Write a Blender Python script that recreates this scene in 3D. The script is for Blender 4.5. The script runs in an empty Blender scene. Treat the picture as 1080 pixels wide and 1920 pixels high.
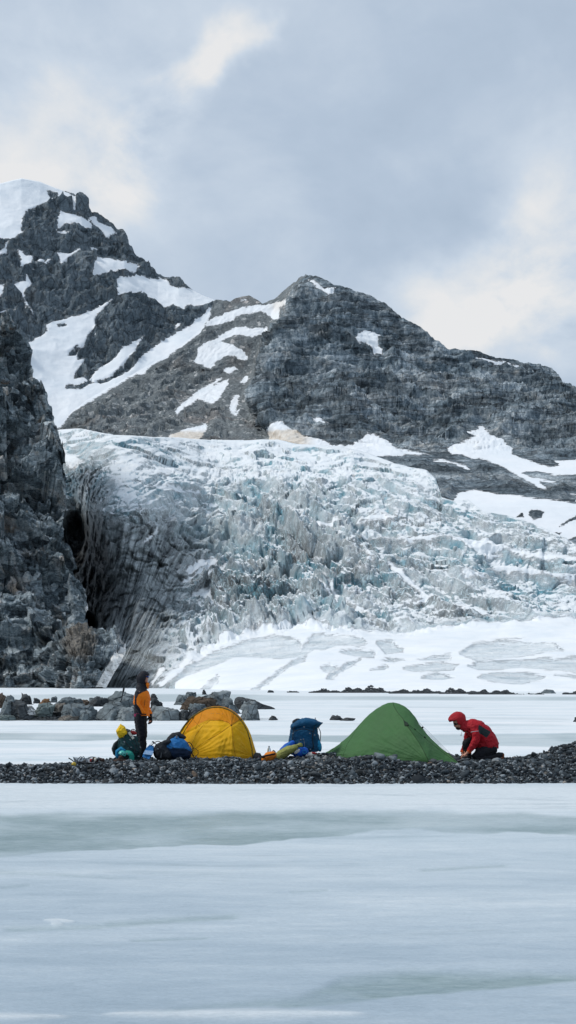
import bpy, bmesh, math, random
import numpy as np
from mathutils import Vector, Matrix, Euler
from math import radians as R, sin, cos, pi

scene = bpy.context.scene
COL = scene.collection
F, HC, HY = 2400.0, 1.75, 1280.0          # focal length in photo pixels, eye height, horizon row

def at(px, py, Y):
    return ((px-540.0)/F*Y, Y, HC-(py-HY)/F*Y)

# ------------------------------------------------------------------ noise
_rs = np.random.RandomState(7)
_perm = _rs.permutation(4096)
_grad = _rs.normal(size=(4096, 3)); _grad /= np.linalg.norm(_grad, axis=1)[:, None]
_rnd = _rs.rand(4096, 4)
def _h(i, j, k):
    return _perm[(_perm[(_perm[i & 4095] + j) & 4095] + k) & 4095]
def perlin(p):
    p = np.asarray(p, float); f0 = np.floor(p); i = f0.astype(np.int64); f = p-f0
    u = f*f*f*(f*(f*6-15)+10); r = 0
    for dx in (0, 1):
        for dy in (0, 1):
            for dz in (0, 1):
                g = _grad[_h(i[..., 0]+dx, i[..., 1]+dy, i[..., 2]+dz)]
                d = g[..., 0]*(f[..., 0]-dx)+g[..., 1]*(f[..., 1]-dy)+g[..., 2]*(f[..., 2]-dz)
                w = (u[..., 0] if dx else 1-u[..., 0])*(u[..., 1] if dy else 1-u[..., 1])*(u[..., 2] if dz else 1-u[..., 2])
                r = r+w*d
    return r*1.6
def fbm(p, o=5, lac=2.03, gain=.5):
    r = 0; a = 1; p = np.asarray(p, float); t = 0
    for _ in range(o):
        r = r+a*perlin(p); t += a; a *= gain; p = p*lac+17.3
    return r/t
def ridged(p, o=5, gain=.5):
    r = 0; a = 1; p = np.asarray(p, float); t = 0; w = 1
    for _ in range(o):
        n = 1-np.abs(perlin(p)); n = n*n
        r = r+a*n*w; w = np.clip(n*1.6, 0, 1); t += a; a *= gain; p = p*2.07+9.1
    return r/t
def voro(p):
    """nearest jittered cell: F1 distance, F2-F1, 4 random numbers, offset vector, random gradient"""
    p = np.asarray(p, float); i = np.floor(p).astype(np.int64)
    best = np.full(p.shape[:-1], 1e9); sec = best.copy()
    bid = np.zeros(p.shape[:-1], np.int64); off = np.zeros(p.shape)
    for dx in (-1, 0, 1):
        for dy in (-1, 0, 1):
            for dz in (-1, 0, 1):
                c = i+np.array([dx, dy, dz]); h = _h(c[..., 0], c[..., 1], c[..., 2])
                o = p-(c+_rnd[h][..., :3]); d = (o*o).sum(-1)
                m = d < best
                sec = np.where(m, best, np.minimum(sec, d))
                best = np.where(m, d, best); bid = np.where(m, h, bid); off[m] = o[m]
    f1 = np.sqrt(best)
    return f1, np.sqrt(sec)-f1, _rnd[bid], off, _grad[(bid*7+3) & 4095]
def facets(p, tilt=1.0):
    f1, e, r, o, g = voro(p)
    return r[..., 3]-.5+tilt*(g*o).sum(-1)
def sm(a, b, x):
    t = np.clip((x-a)/(b-a), 0, 1); return t*t*(3-2*t)
def pl(x, pts):
    a = np.array(pts, float); return np.interp(x, a[:, 0], a[:, 1])

def sdpoly(px, py, poly):
    """signed distance to a polygon, positive inside"""
    P = np.array(poly, float); n = len(P)
    d = np.full(px.shape, 1e9); ins = np.zeros(px.shape, bool)
    for i in range(n):
        a, b = P[i], P[(i+1) % n]; e = b-a
        wx, wy = px-a[0], py-a[1]
        t = np.clip((wx*e[0]+wy*e[1])/max((e*e).sum(), 1e-9), 0, 1)
        d = np.minimum(d, (wx-e[0]*t)**2+(wy-e[1]*t)**2)
        c = ((a[1] > py) != (b[1] > py)) & (px < (b[0]-a[0])*(py-a[1])/((b[1]-a[1]) if b[1] != a[1] else 1e-9)+a[0])
        ins ^= c
    return np.where(ins, 1, -1)*np.sqrt(d)
def sdpolys(px, py, polys):
    d = np.full(px.shape, -1e9)
    for q in polys: d = np.maximum(d, sdpoly(px, py, q))
    return d
def tr(poly, s, ox, oy): return [(x*s+ox, y*s+oy) for x, y in poly]

# ------------------------------------------------------------------ objects
def tag(o, label=None, cat=None, group=None, kind=None):
    if label: o['label'] = label
    if cat: o['category'] = cat
    if group: o['group'] = group
    if kind: o['kind'] = kind
    return o
def mesh_obj(name, V, Fc, mats=(), parent=None, smooth=False, midx=None):
    me = bpy.data.meshes.new(name)
    V = np.asarray(V, np.float32).reshape(-1, 3)
    if isinstance(Fc, np.ndarray):
        me.vertices.add(len(V)); me.vertices.foreach_set('co', V.ravel())
        k = Fc.shape[1]; me.loops.add(Fc.size); me.loops.foreach_set('vertex_index', Fc.astype(np.int32).ravel())
        me.polygons.add(len(Fc)); me.polygons.foreach_set('loop_start', np.arange(0, Fc.size, k, dtype=np.int32))
        me.update(calc_edges=True)
    else:
        me.from_pydata([tuple(map(float, v)) for v in V], [], Fc); me.update()
    me.validate()
    for m in (mats if isinstance(mats, (list, tuple)) else [mats]): me.materials.append(m)
    if midx is not None: me.polygons.foreach_set('material_index', np.asarray(midx, np.int32))
    if smooth: me.polygons.foreach_set('use_smooth', np.ones(len(me.polygons), bool))
    o = bpy.data.objects.new(name, me); COL.objects.link(o)
    if parent: o.parent = parent
    return o
def attr(o, name, arr):
    a = o.data.attributes.new(name, 'FLOAT', 'POINT'); a.data.foreach_set('value', np.asarray(arr, np.float32).ravel())
def grid_faces(nv, nu):
    i = np.arange(nv*nu).reshape(nv, nu)
    return np.stack([i[:-1, :-1], i[:-1, 1:], i[1:, 1:], i[1:, :-1]], -1).reshape(-1, 4)
def gnormal(P):
    du = np.gradient(P, axis=1); dv = np.gradient(P, axis=0)
    n = np.cross(du, dv); n /= np.linalg.norm(n, axis=-1)[..., None]+1e-12
    s = np.where(n[..., 1:2] > 0, -1, 1)     # towards the viewer side (-Y)
    return n*s

# ------------------------------------------------------------------ node helpers
class NT:
    def __init__(s, name):
        s.m = bpy.data.materials.new(name); s.m.use_nodes = True
        s.t = s.m.node_tree; s.n = s.t.nodes; s.l = s.t.links
        s.b = s.n['Principled BSDF']
        s.co = s.n.new('ShaderNodeTexCoord').outputs['Object']
    def set(s, sock, v):
        if v is None: return
        if isinstance(v, bpy.types.NodeSocket): s.l.new(v, sock)
        elif isinstance(v, (tuple, list)) and len(v) == 3 and sock.type == 'RGBA': sock.default_value = (*v, 1)
        else: sock.default_value = v
    def mapp(s, scale=(1, 1, 1), rot=(0, 0, 0), loc=(0, 0, 0), src=None):
        n = s.n.new('ShaderNodeMapping'); s.l.new(src or s.co, n.inputs[0])
        n.inputs['Location'].default_value = loc; n.inputs['Rotation'].default_value = rot; n.inputs['Scale'].default_value = scale
        return n.outputs[0]
    def noise(s, scale, detail=6, rough=.55, dist=0, src=None, typ=None, lac=2.0):
        n = s.n.new('ShaderNodeTexNoise'); s.l.new(src or s.co, n.inputs['Vector'])
        if typ: n.noise_type = typ
        s.set(n.inputs['Scale'], scale); n.inputs['Detail'].default_value = detail
        n.inputs['Roughness'].default_value = rough; n.inputs['Distortion'].default_value = dist
        return n.outputs['Fac']
    def voro(s, scale, src=None, feature='F1', out='Distance', rnd=1):
        n = s.n.new('ShaderNodeTexVoronoi'); n.feature = feature; s.l.new(src or s.co, n.inputs['Vector'])
        n.inputs['Scale'].default_value = scale; n.inputs['Randomness'].default_value = rnd
        return n.outputs[out]
    def wave(s, scale, dist=4, detail=3, src=None, dscale=1.0, rough=.5, dirn='Z'):
        n = s.n.new('ShaderNodeTexWave'); n.bands_direction = dirn; s.l.new(src or s.co, n.inputs['Vector'])
        n.inputs['Scale'].default_value = scale; n.inputs['Distortion'].default_value = dist
        n.inputs['Detail'].default_value = detail; n.inputs['Detail Scale'].default_value = dscale; n.inputs['Detail Roughness'].default_value = rough
        return n.outputs['Fac']
    def math(s, op, a, b=None, c=None, clamp=False):
        n = s.n.new('ShaderNodeMath'); n.operation = op; n.use_clamp = clamp
        s.set(n.inputs[0], a); s.set(n.inputs[1], b); s.set(n.inputs[2], c)
        return n.outputs[0]
    def rng(s, v, a, b, c=0.0, d=1.0, smooth=False):
        n = s.n.new('ShaderNodeMapRange'); s.set(n.inputs['Value'], v)
        if smooth: n.interpolation_type = 'SMOOTHSTEP'
        n.inputs['From Min'].default_value = a; n.inputs['From Max'].default_value = b
        n.inputs['To Min'].default_value = c; n.inputs['To Max'].default_value = d
        return n.outputs[0]
    def ramp(s, v, stops, interp='LINEAR'):
        n = s.n.new('ShaderNodeValToRGB'); n.color_ramp.interpolation = interp; s.set(n.inputs[0], v)
        e = n.color_ramp.elements
        while len(e) < len(stops): e.new(.5)
        for el, (p, c) in zip(e, stops):
            el.position = p; el.color = (*c, 1) if isinstance(c, (tuple, list)) else (c, c, c, 1)
        return n.outputs[0]
    def mix(s, f, a, b, mode='MIX'):
        n = s.n.new('ShaderNodeMix'); n.data_type = 'RGBA'; n.blend_type = mode
        s.set(n.inputs[0], f); s.set(n.inputs[6], a); s.set(n.inputs[7], b)
        return n.outputs[2]
    def at(s, name):
        n = s.n.new('ShaderNodeAttribute'); n.attribute_name = name; return n.outputs['Fac']
    def sep(s, v=None):
        n = s.n.new('ShaderNodeSeparateXYZ'); s.l.new(v or s.co, n.inputs[0]); return n.outputs
    def nz(s):
        g = s.n.new('ShaderNodeNewGeometry'); return s.sep(g.outputs['Normal'])[2]
    def bump(s, h, strength=.5, dist=.1, normal=None):
        n = s.n.new('ShaderNodeBump'); s.set(n.inputs['Strength'], strength); s.set(n.inputs['Distance'], dist)
        s.l.new(h, n.inputs['Height'])
        if normal: s.l.new(normal, n.inputs['Normal'])
        return n.outputs[0]
    def out(s, color=None, rough=None, normal=None, metal=None, spec=None, **kw):
        b = s.b.inputs
        s.set(b['Base Color'], color); s.set(b['Roughness'], rough); s.set(b['Metallic'], metal)
        s.set(b['Specular IOR Level'], spec)
        if normal is not None: s.l.new(normal, b['Normal'])
        for k, v in kw.items(): s.set(b[k.replace('_', ' ')], v)
        return s.m

# ------------------------------------------------------------------ camera, light, world
cam = bpy.data.cameras.new('camera'); camo = bpy.data.objects.new('camera', cam); COL.objects.link(camo)
camo.location = (0, 0, HC); camo.rotation_euler = (R(90), 0, 0)
cam.sensor_fit = 'AUTO'; cam.sensor_width = 36; cam.lens = F/1920*36; cam.shift_y = (HY-960)/1920
cam.clip_start = .5; cam.clip_end = 30000
scene.camera = camo
scene.view_settings.view_transform = 'Standard'; scene.view_settings.look = 'None'
scene.view_settings.exposure = 0.18; scene.view_settings.gamma = 1

SUN_EL, SUN_AZ = R(50), R(-84)            # azimuth from +Y towards +X
sl = bpy.data.lights.new('sun', 'SUN'); sl.energy = 1.9; sl.angle = R(12); sl.color = (1, .96, .9)
so = bpy.data.objects.new('sun', sl); COL.objects.link(so)
sd = Vector((sin(SUN_AZ)*cos(SUN_EL), cos(SUN_AZ)*cos(SUN_EL), sin(SUN_EL)))
so.rotation_euler = sd.to_track_quat('Z', 'Y').to_euler(); so.location = (0, 0, 50)

def build_world():
    w = bpy.data.worlds.new('World'); scene.world = w; w.use_nodes = True
    t = w.node_tree; n = t.nodes; l = t.links
    bg = n['Background']; bg.inputs['Strength'].default_value = .1
    sky = n.new('ShaderNodeTexSky'); sky.sky_type = 'NISHITA'; sky.sun_disc = False
    sky.sun_elevation = SUN_EL; sky.sun_rotation = SUN_AZ
    tc = n.new('ShaderNodeTexCoord').outputs['Generated']
    def mth(op, a, b=None, clamp=False):
        q = n.new('ShaderNodeMath'); q.operation = op; q.use_clamp = clamp
        for k, v in enumerate((a, b)):
            if v is None: continue
            if isinstance(v, (int, float)): q.inputs[k].default_value = v
            else: l.new(v, q.inputs[k])
        return q.outputs[0]
    def noise(scale, detail, rough, sc=(1, 1, 1), rot=(0, 0, 0), dist=0, col=False):
        m = n.new('ShaderNodeMapping'); l.new(tc, m.inputs[0]); m.inputs['Scale'].default_value = sc; m.inputs['Rotation'].default_value = rot
        q = n.new('ShaderNodeTexNoise'); l.new(m.outputs[0], q.inputs['Vector'])
        q.inputs['Scale'].default_value = scale; q.inputs['Detail'].default_value = detail
        q.inputs['Roughness'].default_value = rough; q.inputs['Distortion'].default_value = dist
        return q.outputs['Color' if col else 'Fac']
    # warped direction so that the cloud banks have torn edges
    wn = noise(7, 5, .55, col=True)
    va = n.new('ShaderNodeVectorMath'); va.operation = 'SUBTRACT'; l.new(wn, va.inputs[0]); va.inputs[1].default_value = (.5, .5, .5)
    vs = n.new('ShaderNodeVectorMath'); vs.operation = 'SCALE'; l.new(va.outputs[0], vs.inputs[0]); vs.inputs['Scale'].default_value = .17
    vw = n.new('ShaderNodeVectorMath'); vw.operation = 'ADD'; l.new(tc, vw.inputs[0]); l.new(vs.outputs[0], vw.inputs[1])
    acc = None
    def blob(px, py, r, wgt, sx=1.0, sz=1.0, rot=0):
        nonlocal acc
        d = Vector(((px-540)/F, 1, (HY-py)/F)).normalized()
        s1 = n.new('ShaderNodeVectorMath'); s1.operation = 'SUBTRACT'; l.new(vw.outputs[0], s1.inputs[0]); s1.inputs[1].default_value = d
        m = n.new('ShaderNodeMapping'); l.new(s1.outputs[0], m.inputs[0]); m.vector_type = 'TEXTURE'
        m.inputs['Rotation'].default_value = (0, rot, 0); m.inputs['Scale'].default_value = (sx, 1, sz)
        ln = n.new('ShaderNodeVectorMath'); ln.operation = 'LENGTH'; l.new(m.outputs[0], ln.inputs[0])
        mr = n.new('ShaderNodeMapRange'); mr.interpolation_type = 'SMOOTHSTEP'; l.new(ln.outputs['Value'], mr.inputs['Value'])
        mr.inputs['From Min'].default_value = r; mr.inputs['From Max'].default_value = r*.15
        mr.inputs['To Min'].default_value = 0; mr.inputs['To Max'].default_value = wgt
        acc = mr.outputs[0] if acc is None else mth('ADD', acc, mr.outputs[0])
    for b in CLOUDS: blob(*b)
    f1 = noise(2.6, 8, .56, (1, 1, 1.9), (0, R(22), 0), .2)
    f2 = noise(7, 7, .56, (1, 1, 1.5), (0, R(30), 0), .3)
    f3 = noise(10, 9, .58, (1, 1, 1.3), (0, R(28), 0), .25)
    g = mth('ADD', mth('MULTIPLY', mth('SUBTRACT', f1, .5), 1.0), mth('MULTIPLY', mth('SUBTRACT', f2, .5), .8))
    dens = mth('ADD', mth('ADD', mth('MULTIPLY', acc, mth('ADD', mth('MULTIPLY', f3, 5.4), -1.7)), g), .36)
    cr = n.new('ShaderNodeValToRGB'); l.new(dens, cr.inputs[0]); e = cr.color_ramp.elements
    stops = [(.0, (3.3, 4.15, 5.2)), (.35, (4.25, 5.1, 6.2)), (.6, (5.4, 6.15, 7.05)), (.82, (6.7, 7.0, 7.3)), (1.0, (7.5, 7.5, 7.5))]
    while len(e) < len(stops): e.new(.5)
    for el, (p, c) in zip(e, stops): el.position = p; el.color = (*c, 1)
    mx = n.new('ShaderNodeMix'); mx.data_type = 'RGBA'; mx.inputs[0].default_value = .93
    l.new(sky.outputs[0], mx.inputs[6]); l.new(cr.outputs[0], mx.inputs[7]); l.new(mx.outputs[2], bg.inputs[0])
CLOUDS = [(60, 180, .12, .20, 1.5, .7, R(-15)), (10, 320, .10, .22, 1.6, .8, 0), (225, 175, .05, .22, 1.3, .8, R(-20)), (150, 320, .07, .14, 1.5, .6, R(-20)), (390, 150, .055, .26, 1.7, .62, R(-38)), (450, 80, .045, .20, 1.3, .8, R(-38)),
          (1000, 520, .14, .22, 1.6, .6, R(-20)), (1060, 640, .09, .34, 1.6, .6, 0), (850, 590, .09, .13, 1.7, .6, 0), (1085, 350, .09, .22, .9, 1.2, 0), (640, 490, .07, .10, 1.6, .6, 0), (300, 390, .08, .08, 1.6, .6, 0)]
build_world()
# ================================================================== materials of the terrain
def rock_material(name, s, warm=.25, light=1.0, strata=1.0, snow=True, cols=None, grain=1.0, blocky=0.0):
    """s: size in metres of a middling rock block"""
    t = NT(name); k = 1.0/s
    cols = cols or [(0, (.025, .031, .038)), (.33, (.105, .142, .17)), (.6, (.22, .272, .31)), (1, (.52, .575, .61))]
    big = t.noise(.12*k, 5, .6)
    wv = t.mapp((.35, .35, 2.2), (0, R(4), 0)); st = t.noise(.5*k, 9, .68, .6, wv)
    vt = t.mapp((2.2, 2.2, .5), (0, R(-8), R(20))); ve = t.noise(.8*k, 8, .65, .4, vt)
    fine = t.noise(5*k, 8, .75)
    v = t.math('ADD', t.math('MULTIPLY', st, .45*strata), t.math('MULTIPLY', ve, .5*strata))
    v = t.math('ADD', v, t.math('MULTIPLY', fine, .55)); v = t.math('ADD', v, t.math('MULTIPLY', big, .35))
    if blocky:
        cv = t.voro(1.1*k, t.mapp((1, 1, .6), (R(20), R(35), 0)), out='Color'); v = t.math('ADD', v, t.math('MULTIPLY', t.sep(cv)[0], blocky))
    tot = .95*strata*.5+.45+blocky*.5
    v = t.rng(v, tot-.34, tot+.36)
    col = t.ramp(v, cols)
    wm = t.rng(t.noise(.33*k, 6, .6, 1.0), .52, .68, 0, warm)
    col = t.mix(wm, col, t.mix(1, col, (1.35, 1.02, .78), 'MULTIPLY'))
    # joints and cracks
    cr = t.voro(.9*k, t.mapp((1, 1, .55), (R(10), R(18), 0)), 'DISTANCE_TO_EDGE', 'Distance')
    crk = t.rng(cr, 0, .06, .45, 1)
    col = t.mix(1, col, t.ramp(crk, [(0, 0.0), (1, 1.0)]), 'MULTIPLY')
    if light != 1: col = t.mix(1, col, (light,)*3, 'MULTIPLY')
    h = t.math('ADD', t.math('MULTIPLY', fine, .5), t.math('ADD', t.math('MULTIPLY', ve, .8), t.math('MULTIPLY', st, .8)))
    h = t.math('ADD', h, t.math('MULTIPLY', crk, .25))
    nrm = t.bump(h, .9, s*.8*grain)
    rough = .85
    if snow:
        sn = t.at('snow'); e = t.math('ADD', sn, t.math('MULTIPLY', t.math('SUBTRACT', t.noise(.9*k, 8, .72), .5), 19))
        m = t.rng(e, -.6, .6); lg = t.rng(t.noise(1.3*k, 6, .65, .4, t.mapp((.45, .45, 1.8), (0, R(12), 0))), .655, .68); m = t.math('MAXIMUM', m, t.math('MULTIPLY', lg, t.rng(t.noise(.18*k, 4), .5, .58)))
        scol = t.mix(t.rng(t.noise(.15*k, 4, .6), .4, .75), (.86, .88, .90), (.78, .83, .87))
        dirty = t.at('dirty'); scol = t.mix(dirty, scol, t.mix(t.rng(t.noise(1.4*k, 5, .7), .3, .7), (.62, .55, .46), (.84, .81, .76)))
        col = t.mix(m, col, scol)
        nh = t.mix(m, h, t.noise(.35*k, 3, .5))
        nrm = t.bump(t.mix(m, h, t.math('MULTIPLY', t.noise(.5*k, 4, .5), .35)), .9, s*.8*grain)
    return t.out(col, rough, nrm, spec=.25)

def scree_layer_material(name, s):
    t = NT(name); k = 1/s
    v1 = t.voro(1.2*k, out='Color'); v2 = t.voro(.45*k, out='Color')
    f = t.math('ADD', t.math('MULTIPLY', t.sep(v1)[0], .5), t.math('MULTIPLY', t.noise(.1*k, 6, .6), .8))
    f = t.math('ADD', f, t.math('MULTIPLY', t.math('POWER', t.sep(v2)[1], 8), .35))
    return t, f

# ================================================================== sheets of terrain
def spaced(a, b, lo, hi, n, nout):
    """n samples over the visible part lo..hi and coarser ones out to a and b"""
    L = [np.linspace(a, lo, nout, endpoint=False)] if a < lo else []
    L.append(np.linspace(lo, hi, n))
    if b > hi: L.append(np.linspace(hi, b, nout+1)[1:])
    return np.concatenate(L)

def backed(P, N, dist, drop, nb=8):
    """rows beyond the ridge, falling away behind it, so that the mountain is solid"""
    rows = []
    for k in range(1, nb+1):
        f = k/nb; Q = P[-1].copy(); Q[:, 1] += dist*f; Q[:, 2] = Q[:, 2]*(1-f)+(-2)*f+drop*math.sin(f*pi)*0
        Q[:, 0] *= 1+dist*f/P[-1][:, 1].mean()*.3
        rows.append(Q)
    return np.concatenate([P, np.array(rows)], 0)
def pad(A, nb): return np.concatenate([A, np.repeat(A[-1:], nb, 0)], 0)

def smooth_pl(u, width, pts):
    uu = np.linspace(u.min(), u.max(), 4000); w = int(width/(uu[1]-uu[0])); k = np.hanning(2*w+1); k /= k.sum()
    return np.interp(u, uu, np.convolve(np.pad(pl(uu, pts), w, mode='edge'), k, 'valid'))
def ridge_rows(u, pts, bot, t, width=45):
    top = pl(u, pts); uu = np.linspace(u.min(), u.max(), 4000); tt = pl(uu, pts)
    w = int(width/(uu[1]-uu[0])); k = np.hanning(2*w+1); k /= k.sum(); ts = np.interp(u, uu, np.convolve(np.pad(tt, w, mode='edge'), k, 'valid'))
    ts = ts[None]; return bot+(ts-bot)*t+(top[None]-ts)*t**7
Z6 = (.5, 0, 320); Z8 = (.58333, 450, 500); Z2 = (.48148, 560, 780); Z1 = (.48148, 100, 780)
# ---------------------------------------------- far left: snow capped mountain
SN_A = [tr(p, *Z6) for p in [
 [(-500,90),(-200,60),(0,30),(80,8),(150,25),(200,35),(290,85),(278,125),(255,113),(225,105),(180,112),(150,125),(100,150),(85,185),(80,215),(85,235),(50,260),(0,262),(-200,300),(-500,330)],
 [(225,152),(250,160),(300,180),(345,205),(345,222),(310,222),(280,205),(245,205),(230,215),(210,225),(215,190)],
 [(215,230),(240,225),(255,235),(240,240)],[(325,180),(355,170),(375,190),(420,205),(440,230),(400,242),(370,215),(345,200)],[(270,110),(281,105),(284,150),(275,150)],
 [(355,345),(375,325),(410,330),(470,340),(515,355),(512,375),(500,385),(475,370),(420,385),(350,397),(348,385)],
 [(435,405),(480,400),(515,393),(560,410),(620,410),(640,435),(700,445),(760,455),(830,470),(900,500),(800,505),(740,510),(700,500),(690,522),(650,500),(620,512),(560,480),(500,470),(440,475)],
 [(437,472),(345,520),(230,552),(170,570),(180,595),(108,640),(100,690),(100,790),(150,905),(150,1100),(300,1100),(500,900),(600,800),(900,620),(820,520),(785,522),(740,560),(660,610),(600,650),(540,690),(480,745),(400,780),(340,785),(320,765),(280,775),(290,740),(325,690),(290,700),(295,670),(320,640),(330,615),(360,580),(355,550),(395,510)],
 [(335,770),(360,740),(400,710),(430,690),(470,660),(510,635),(545,620),(520,650),(505,680),(480,700),(440,740),(400,765),(350,785)],[(648,600),(665,565),(680,568),(665,598)],
 [(65,293),(85,300),(100,315),(125,315),(120,345),(75,355),(80,330)],[(130,340),(150,325),(172,328),(150,345)],[(152,358),(180,325),(200,322),(190,335)],
 [(215,305),(240,303),(265,305),(300,293),(303,298),(270,315),(230,347)],[(335,292),(350,286),(362,295),(345,302)],
 [(48,430),(75,415),(95,410),(100,387),(122,420),(95,440),(90,465),(128,528),(100,500),(85,465)],[(-40,330),(0,300),(20,280),(30,272),(28,300),(5,318)],[(-30,430),(15,428),(12,455),(0,475),(-30,470)],[(-60,540),(0,525),(30,518),(0,540)]]]
RK_A = [tr(p, *Z6) for p in [[(180,70),(215,80),(215,102),(192,95)],[(262,672),(290,650),(300,655),(285,680),(258,685)],[(215,570),(245,565),(250,572),(222,577)],[(245,805),(262,798),(280,808),(320,785),(345,770),(345,785),(300,815),(250,820)],[(370,780),(392,770),(392,780),(375,786)],[(245,78),(280,88),(278,98)],[(188,50),(205,55),(210,62)]]]
RIDGE_A = [(-600,640),(-400,520),(-250,470),(-100,385),(0,344),(40,334),(75,340),(105,352),(135,364),(142,367),(152,366),(162,384),(170,398),(183,400),(205,412),(220,424),(233,427),(244,450),(255,476),(275,495),(295,515),(312,522),(335,525),(362,545),(385,556),(400,562),(440,585),(500,640),(600,720),(700,780)]
def build_far():
    u = spaced(-600, 700, -10, 470, 300, 30); nv = 300; v = np.linspace(0, 1, nv)
    px = np.repeat(u[None], nv, 0); top = pl(u, RIDGE_A)[None]; bot = 880.0
    t = v[:, None]; py = ridge_rows(u, RIDGE_A, bot, t)
    Y = 2500+900*t**1.15+60*np.sin(px/90)
    P = np.stack(at(px, py, Y), -1)
    N = gnormal(P)
    sn = sdpolys(px, py, SN_A); sn = np.minimum(sn, -sdpolys(px, py, RK_A)*1.0)
    rk = sm(3, -8, sn)
    edge = sm(0, .03, 1-t)
    Q = P/np.array([1, 1, 1])
    d = 60*(ridged(Q/np.array([340, 600, 420]), 5)-.5)*(.35+.65*rk)
    led = fbm(Q*np.array([.0022, .0022, .03])+3, 5)
    d = d+rk*(22*led+9*facets(Q/26)+5*facets(Q/11+5)+26*(ridged(Q*np.array([.02, .02, .006]), 4)-.5))
    d = d*(.25+.75*edge)
    P = P+N*d[..., None]
    P[-1, :, 2] += (rk[-1]*10*(fbm(P[-1]*.03+5, 4)))
    P = backed(P, N, 900, 0)
    o = mesh_obj('snowy_mountain', P, grid_faces(*P.shape[:2]), M_FAR, smooth=False)
    attr(o, 'snow', pad(sn, 8)); attr(o, 'dirty', np.zeros(P.shape[:2]))
    tag(o, kind='structure')
# ---------------------------------------------- middle: dark rocky mountain, scree slope, bench and right snowfield
SN_B = [tr(p, *Z6) for p in [
 [(775,560),(800,548),(900,510),(960,505),(1010,503),(1060,490),(1078,478),(1078,500),(1050,515),(1048,560),(1025,560),(995,535),(960,527),(900,540),(850,565),(790,585),(765,583)],
 [(740,660),(800,635),(850,600),(885,585),(950,590),(1005,588),(1005,605),(940,625),(880,615),(830,637),(870,655),(920,680),(930,700),(910,712),(880,695),(835,705),(790,745),(760,730),(725,718),(745,680)],
 [(655,905),(680,870),(720,840),(760,810),(830,775),(835,780),(800,800),(860,780),(855,800),(830,840),(800,875),(740,850),(720,870),(690,885),(665,912)],
 [(835,745),(880,735),(890,745),(860,768)],[(900,790),(925,768),(935,780),(915,802)],[(860,880),(885,840),(898,845),(885,900),(900,890),(888,918),(865,910)],
 [(640,990),(700,965),(770,950),(780,965),(740,1010),(600,1020)],[(505,765),(550,740),(545,760),(520,768)],[(898,482),(912,476),(922,482),(905,488)],
 [(200,970),(225,940),(270,895),(330,850),(440,790),(540,735),(650,655),(750,580),(785,528),(792,540),(760,600),(700,650),(640,690),(620,706),(560,740),(500,770),(440,805),(330,868),(270,912),(228,958)]]] + [tr(p, *Z8) for p in [
 [(222,43),(240,45),(270,65),(312,65),(300,85),(285,90),(245,65)],[(368,232),(400,208),(450,218),(455,232),(440,230),(440,250),(455,270),(458,290),(430,282),(425,265),(405,245),(380,243)],
 [(755,303),(800,303),(860,315),(895,325),(890,333),(840,325),(800,312)],[(235,490),(255,485),(282,495),(275,503),(250,500)],
 [(90,515),(130,508),(200,540),(300,577),(345,578),(380,565),(410,538),(440,540),(500,577),(610,603),(430,612),(320,660),(200,640),(100,600)]]] + [tr(p, *Z2) for p in [
 [(575,128),(600,115),(650,105),(690,95),(660,80),(655,65),(700,62),(697,40),(720,42),(725,62),(770,95),(835,130),(830,145),(900,175),(980,195),(1010,190),(1000,175),(1080,170),(1600,150),(1600,240),(1080,230),(1000,232),(930,215),(870,222),(900,235),(1000,255),(985,262),(940,255),(965,285),(930,280),(900,255),(840,228),(800,200),(740,175),(640,155),(600,150)],
 [(605,325),(625,295),(690,285),(760,300),(900,315),(1080,338),(1080,310),(1060,305),(1600,320),(1600,900),(900,900),(500,600)],
 [(520,170),(570,170),(650,190),(672,212),(650,208),(600,185),(525,178)]]]
RK_B = [tr(p, *Z2) for p in [[(850,395),(870,375),(878,392)],[(893,385),(905,365),(930,362),(955,375),(945,395),(915,402)],[(985,460),(1000,450),(1022,455),(1018,466)],[(1015,430),(1040,410),(1085,390),(1080,400),(1050,415)],[(1050,478),(1090,470),(1600,470),(1600,560),(1080,505)]]]
RIDGE_B = [(-150,960),(60,870),(100,808),(115,795),(135,772),(165,748),(220,718),(270,690),(325,660),(375,620),(393,586),(400,564),(415,563),(428,566),(445,558),(467,552),(480,560),(492,570),(515,560),(537,541),(552,528),(572,515),(590,517),(608,525),(625,534),(650,537),(690,550),(710,562),(735,580),(755,598),(790,613),(808,628),(817,640),(840,652),(870,656),(905,665),(960,676),(1000,684),(1035,688),(1048,702),(1058,716),(1078,724),(1120,760),(1200,800),(1350,840),(1700,930)]
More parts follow.
